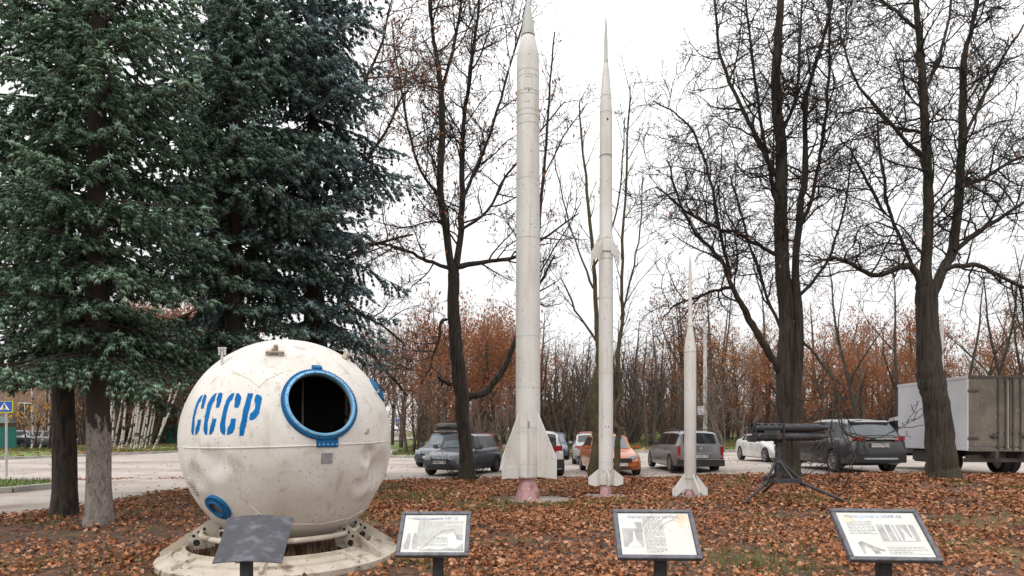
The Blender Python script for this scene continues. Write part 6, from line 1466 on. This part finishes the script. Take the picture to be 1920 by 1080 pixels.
# ------------------------------------------------------------------ wood behind the car park
def proto(name, seed, H, kind):
    """tree around the origin -> (trunk mesh, crown mesh, leaf mesh or None)"""
    rnd = random.Random(seed); main = []; out = {}; tips = []
    if kind == 'birch':
        lean_ = (rnd.uniform(-.06, .08), 0, 1); p = walk((0, 0, -.1), norm(lean_), H, 9, .05, .03, rnd); r = [.075 * (1 - .75 * i / 9) for i in range(10)]; main.append((p, r, 8))
        cf = [dict(gap=.55, len=(1.0, 2.2), ang=(30, 55), seg=5, crook=.1, up=.02, r=.03, sides=3, rmin=.009), dict(gap=.34, len=(.5, 1.2), ang=(25, 55), seg=4, crook=.15, up=-.05, r=.012, sides=3, rmin=.007, tip=True)]
        spawn(p, r, cf, 0, out, tips, rnd, .35)
    elif kind == 'thicket':
        for k in range(9):
            a = rnd.uniform(0, 6.28); p = walk((.5 * math.cos(a), .5 * math.sin(a), -.1), norm((.35 * math.cos(a), .35 * math.sin(a), 1)), H * rnd.uniform(.6, 1), 8, .10, .06, rnd); r = [(.09 if H > 5 else .032) * (1 - .85 * i / 8) for i in range(9)]; main.append((p, r, 6))
            spawn(p, r, [dict(gap=.42, len=(.8, 2.1), ang=(25, 60), seg=5, crook=.14, up=.06, r=.022, sides=3, rmin=.008), dict(gap=.30, len=(.35, 1.1), ang=(25, 60), seg=3, crook=.16, up=.05, r=.011, sides=3, rmin=.007, tip=True)], 0, out, tips, rnd, .12)
    else:
        p = walk((0, 0, -.1), (rnd.uniform(-.08, .08), rnd.uniform(-.08, .08), 1), H, 10, .06, .05, rnd); r = [(.22 if kind != 'tall' else .12) * (1 - .88 * i / 10) * H / 10 for i in range(11)]; main.append((p, r, 8))
        for k in range(4 if kind != 'tall' else 3):
            i = rnd.randint(2, 5); a = rnd.uniform(0, 6.28); q = walk(p[i], norm((math.cos(a) * .75, math.sin(a) * .75, 1)), H * rnd.uniform(.35, .55), 7, .1, .08, rnd); rq = [r[i] * .65 * (1 - .85 * j / 7) for j in range(8)]; main.append((q, rq, 6))
        cf = [dict(gap=.50, len=(1.0, 2.6), ang=(30, 65), seg=5, crook=.13, up=.07, r=.035, sides=4, rmin=.010), dict(gap=.36, len=(.5, 1.4), ang=(25, 60), seg=4, crook=.16, up=.05, r=.016, sides=3, rmin=.008, tip=True),
              dict(gap=.30, len=(.25, .7), ang=(25, 60), seg=2, crook=.16, up=.04, r=.009, sides=3, rmin=.007, tip=True)]
        if kind == 'tall': cf = [dict(cf[0], ang=(25, 50), len=(.8, 1.9)), dict(cf[1], len=(.4, 1.1)), dict(cf[2], gap=.4)]
        for p_, r_, _s in main: spawn(p_, r_, cf, 0, out, tips, rnd, .16 if kind != 'tall' else .35)
    V, f = tubes(main, (0, 0, 0)); tm_ = fast_mesh('trunk', V, [f]); smooth(tm_, 60)
    V, f = tubes([t for k in out for t in out[k]], (0, 0, 0)); cm_ = fast_mesh('crown', V, [f]); smooth(cm_, 180)
    return tm_, cm_, tips
PR = {}
def mk(key, seed, H, kind, bark, twig, leaf=None):
    t, c, tips = proto(key, seed, H, kind); t.materials.append(MATS[bark]); c.materials.append(MATS[twig]); lm = None
    if leaf:
        V, f = leaves_at(tips * leaf[3], leaf[0], leaf[1], seed, (0, 0, 0), .0); V = V + np.random.default_rng(seed).normal(0, .26, (len(V) // 4, 3)).repeat(4, 0); lm = fast_mesh('foliage', V, [f]); lm.materials.append(MATS[leaf[2]])
    PR[key] = (t, c, lm)
for i, sd in enumerate((101, 102, 103)): mk('rust%d' % i, sd, 8.6, 'rust', 'bark_far', 'twig_brown', (.85, (.12, .22), 'rust_leaf', 9))
for i, sd in enumerate((111, 112, 116)): mk('brown%d' % i, sd, 8.8, 'rust', 'bark_far', 'twig_brown', (.8, (.12, .20), 'brown_leaf' if i else 'amber_leaf', (4, 6, 3)[i]))
for i, sd in enumerate((121, 122)): mk('thicket%d' % i, sd, 6.5, 'thicket', 'bark_far', 'twig_brown', (.8, (.11, .19), 'brown_leaf', 3))
mk('dark0', 131, 8.4, 'rust', 'bark_far', 'twig_far'); mk('dark1', 132, 7.4, 'thicket', 'bark_far', 'twig_far', (.8, (.10, .17), 'brown_leaf', 1)); mk('tall0', 141, 13.5, 'tall', 'bark', 'twig_brown', (.10, (.12, .22), 'rust_leaf', 1)); mk('tall1', 142, 12.5, 'tall', 'bark', 'twig')
mk('birch0', 151, 11.5, 'birch', 'birch_bark', 'twig_brown'); mk('birch1', 152, 10.5, 'birch', 'birch_bark', 'twig_brown'); mk('birch2', 153, 11, 'birch', 'birch_bark', 'twig_brown', (.12, (.12, .2), 'rust_leaf', 1))
mk('pale0', 161, 4.4, 'thicket', 'twig_grey', 'twig_grey'); mk('yellow0', 171, 3.8, 'rust', 'bark', 'twig_brown', (.7, (.2, .34), 'yellow_leaf', 1))
rw = random.Random(77)
def plant(key, px, d, name, label, group=None, s_=1.0, lean=0.0, rz=None, lean_y=0.0):
    x = pxx(px, d); o = empty(name, (x, d, float(gz(x, d)) + .08), rw.uniform(0, 6.28) if rz is None else rz, label, 'tree', group); o.scale = (s_ * 1.08, s_ * 1.08, s_ * 1.16 * rw.uniform(.93, 1.08))
    o.rotation_euler = (lean_y, lean, o.rotation_euler[2]); t, c, lm = PR[key]
    for nm, me in (('trunk', t), ('crown', c), ('foliage', lm)):
        if me is not None:
            q = bpy.data.objects.new(nm, me); COL.objects.link(q); q.parent = o
    return o
# birches left of the capsule
for px, d, ln in ((208, 49, .06), (214, 53, .12), (228, 50, .04), (236, 55, .18), (252, 48, .03), (256, 50, .06), (262, 49, .10), (266, 54, .12), (272, 50, .13), (203, 48, .02), (222, 47, .12), (245, 52, .09), (280, 56, .10), (164, 50, .05), (196, 58, .05), (215, 60, -.05), (150, 60, .05), (60, 49, .0), (75, 50, .10), (88, 55, .05)):
    plant('birch%d' % rw.randrange(3), px, d, 'birch_tree', 'slim white birch in the row beyond the road, left of the capsule', 'birches across the road', rw.uniform(.9, 1.15), ln, 0)
plant('birch0', 287, 47, 'birch_tree', 'birch leaning far right, close beside the capsule edge', None, 1.05, .33, 0)
plant('birch1', 290, 49, 'birch_tree', 'twin birch leaning right behind the most slanted one', None, 1.05, .27, 0)
for px, d in ((50, 47.5), (66, 49), (93, 50)):
    plant('yellow0', px, d, 'yellow_tree', 'small tree with bright yellow leaves between the birches near the crossing sign', 'yellow-leaved trees', rw.uniform(.85, 1.05))
for px in range(120, 430, 15):
    plant(('brown%d' % rw.randrange(3)) if rw.random() < .6 else 'thicket%d' % rw.randrange(2), px + rw.uniform(-8, 8), rw.uniform(56, 70), 'brown_tree', 'tangled brown tree in the wood behind the birches', 'brown wood behind the birches', rw.uniform(1.2, 1.7))
for px in (250, 300, 345, 385): plant('rust%d' % rw.randrange(3), px, rw.uniform(58, 66), 'rusty_tree', 'rust-coloured tree glimpsed under the spruce branches', 'rusty trees under the spruces', rw.uniform(1.4, 1.7))
# centre: rusty trees between the capsule and the tallest rocket
for px, d, s_ in ((690, 52, .95), (716, 50, .9), (752, 56, 1.0), (806, 50, 1.0), (838, 47, 1.05), (900, 49, 1.12), (930, 50, 1.05), (962, 47, .95), (870, 54, 1.1), (945, 56, 1.15), (790, 58, 1.0), (820, 62, 1.2), (855, 60, 1.25), (885, 64, 1.3), (915, 60, 1.2), (960, 62, 1.2), (735, 62, 1.05)):
    plant(('rust%d' % rw.randrange(3)) if px > 780 else ('brown%d' % rw.randrange(3)), px, d, 'rusty_tree', 'rust-leaved tree in the wood between the capsule and the tallest rocket', 'rusty trees left of the rockets', s_)
mt_ = plant('thicket0', 776, 41.5, 'multi_stem_tree', 'dark many-stemmed shrub tree on the leafy verge right of the capsule', None, .95)
for px, d in ((915, 40.5), (948, 42)): plant('pale0', px, d, 'pale_shrub', 'pale bare shrub beside the tallest rocket', 'pale shrubs behind the rockets', .95)
# dark twiggy wood behind the rockets
for px in range(985, 1262, 15):
    k = rw.random(); plant('dark0' if k < .40 else 'dark1' if k < .75 else 'brown%d' % rw.randrange(3), px + rw.uniform(-6, 6), rw.uniform(48, 68), 'dark_tree', 'dark leafless tree in the dense wood behind the rockets', 'dark wood behind the rockets', rw.uniform(.9, 1.2))
# right: rusty wood
def zone(px):
    for lim, w in ((1300, 'behind the shortest rocket'), (1420, 'between the concrete pole and the tripod launcher'), (1530, 'behind the twin-trunked tree'), (1640, 'above the roof of the dark SUV'), (9999, 'just left of the truck box')):
        if px < lim: return 'rust-brown tree in the wood ' + w, 'rusty wood ' + w
for px in range(1225, 1740, 15):
    k = rw.random(); plant('rust%d' % rw.randrange(3) if k < .48 else 'dark0' if k < .62 else 'brown%d' % rw.randrange(3), px + rw.uniform(-8, 8), rw.uniform(50, 72), 'rusty_tree', *zone(px), rw.choice([rw.uniform(.7, .95), rw.uniform(.95, 1.45)]))
for px in range(1020, 1760, 42): plant('thicket%d' % rw.randrange(2), px + rw.uniform(-12, 12), rw.uniform(52, 60), 'undergrowth_shrub', 'low brown shrub at the foot of the wood', 'undergrowth of the wood', rw.uniform(.5, .8))
plant('pale0', 1369, 42.6, 'pale_young_tree', 'small pale bare tree on the grass right of the shortest rocket', None, 1.3)
for px, d, s_ in ((1610, 44, .95), (1685, 46, 1.0), (1330, 56, 1.0)): plant('tall0', px, d, 'tall_tree', 'taller bare tree standing out of the rusty wood', 'taller trees in the rusty wood', s_)
for px, d, s_ in ((1800, 52, 1.0), (1850, 56, 1.1), (1895, 50, 1.0), (1925, 58, 1.15), (1960, 52, 1.1)): plant('tall%d' % rw.randrange(2), px, d, 'tall_tree', 'tall bare tree rising behind the truck', 'bare trees behind the truck', s_)
for px, d, s_ in ((1880, 70, 1.4), (1935, 66, 1.4), (1790, 72, 1.0), (1840, 70, 1.0)): plant('rust%d' % rw.randrange(3), px, d, 'rusty_tree', 'rusty-topped tree far behind the truck', 'rusty trees behind the truck', s_)
# farthest part of the wood reads as one mass
rnd = random.Random(9); polys = []; tp_ = []
for k in range(430):
    px = rnd.uniform(-40, 1990); d = rnd.uniform(76, 110); x = pxx(px, d); g = float(gz(x, d)); h = rnd.uniform(8, 13.5) * (1.15 if px < 420 else 1.0) * (.75 if px > 1740 else 1)
    if 700 < px < 775: continue
    p = walk((x, d, g), (rnd.uniform(-.1, .1), 0, 1), h, 6, .06, .05, rnd); r = [.16 * (1 - .85 * i / 6) for i in range(7)]; polys.append((p, r, 4)); out = {}
    spawn(p, r, [dict(gap=.75, len=(1.0, 2.6), ang=(30, 65), seg=2, crook=.14, up=.06, r=.035, sides=3, rmin=.02), dict(gap=.8, len=(.6, 1.5), ang=(25, 60), seg=1, crook=.16, up=.05, r=.022, sides=3, rmin=.018, tip=True)], 0, out, tp_, rnd, .15)
    for q in out.values(): polys += q
for k in range(620):                                   # undergrowth closing the view between the trunks
    px = rnd.uniform(-40, 1990); d = rnd.uniform(66, 92); x = pxx(px, d)
    if 690 < px < 775: continue
    g = float(gz(x, d))
    for j in range(5):
        a = rnd.uniform(0, 6.28); p = walk((x, d, g), norm((math.cos(a) * .6, math.sin(a) * .6, 1)), rnd.uniform(2.2, 4.6), 4, .12, .04, rnd); polys.append((p, [.05, .045, .04, .03, .02], 3))
        for q in p[1:]:
            for _ in range(4): tp_.append(((q[0] + rnd.gauss(0, .3), q[1] + rnd.gauss(0, .3), q[2] + rnd.gauss(0, .35)), q))
V, f = tubes(polys, (0, 0, 0)); fw = link('far_wood', fast_mesh('far_wood', V, [f]), 'twig_brown', None, 180); tag(fw, 'brown bare wood along the horizon behind the car park', 'wood', kind='stuff')
V, f = leaves_at(tp_ * 3, .42, (.26, .5), 9, (0, 0, 0)); V = V + np.random.default_rng(3).normal(0, .35, (len(V) // 4, 3)).repeat(4, 0); link('foliage', fast_mesh('foliage', V, [f]), 'brown_leaf', fw, 0)
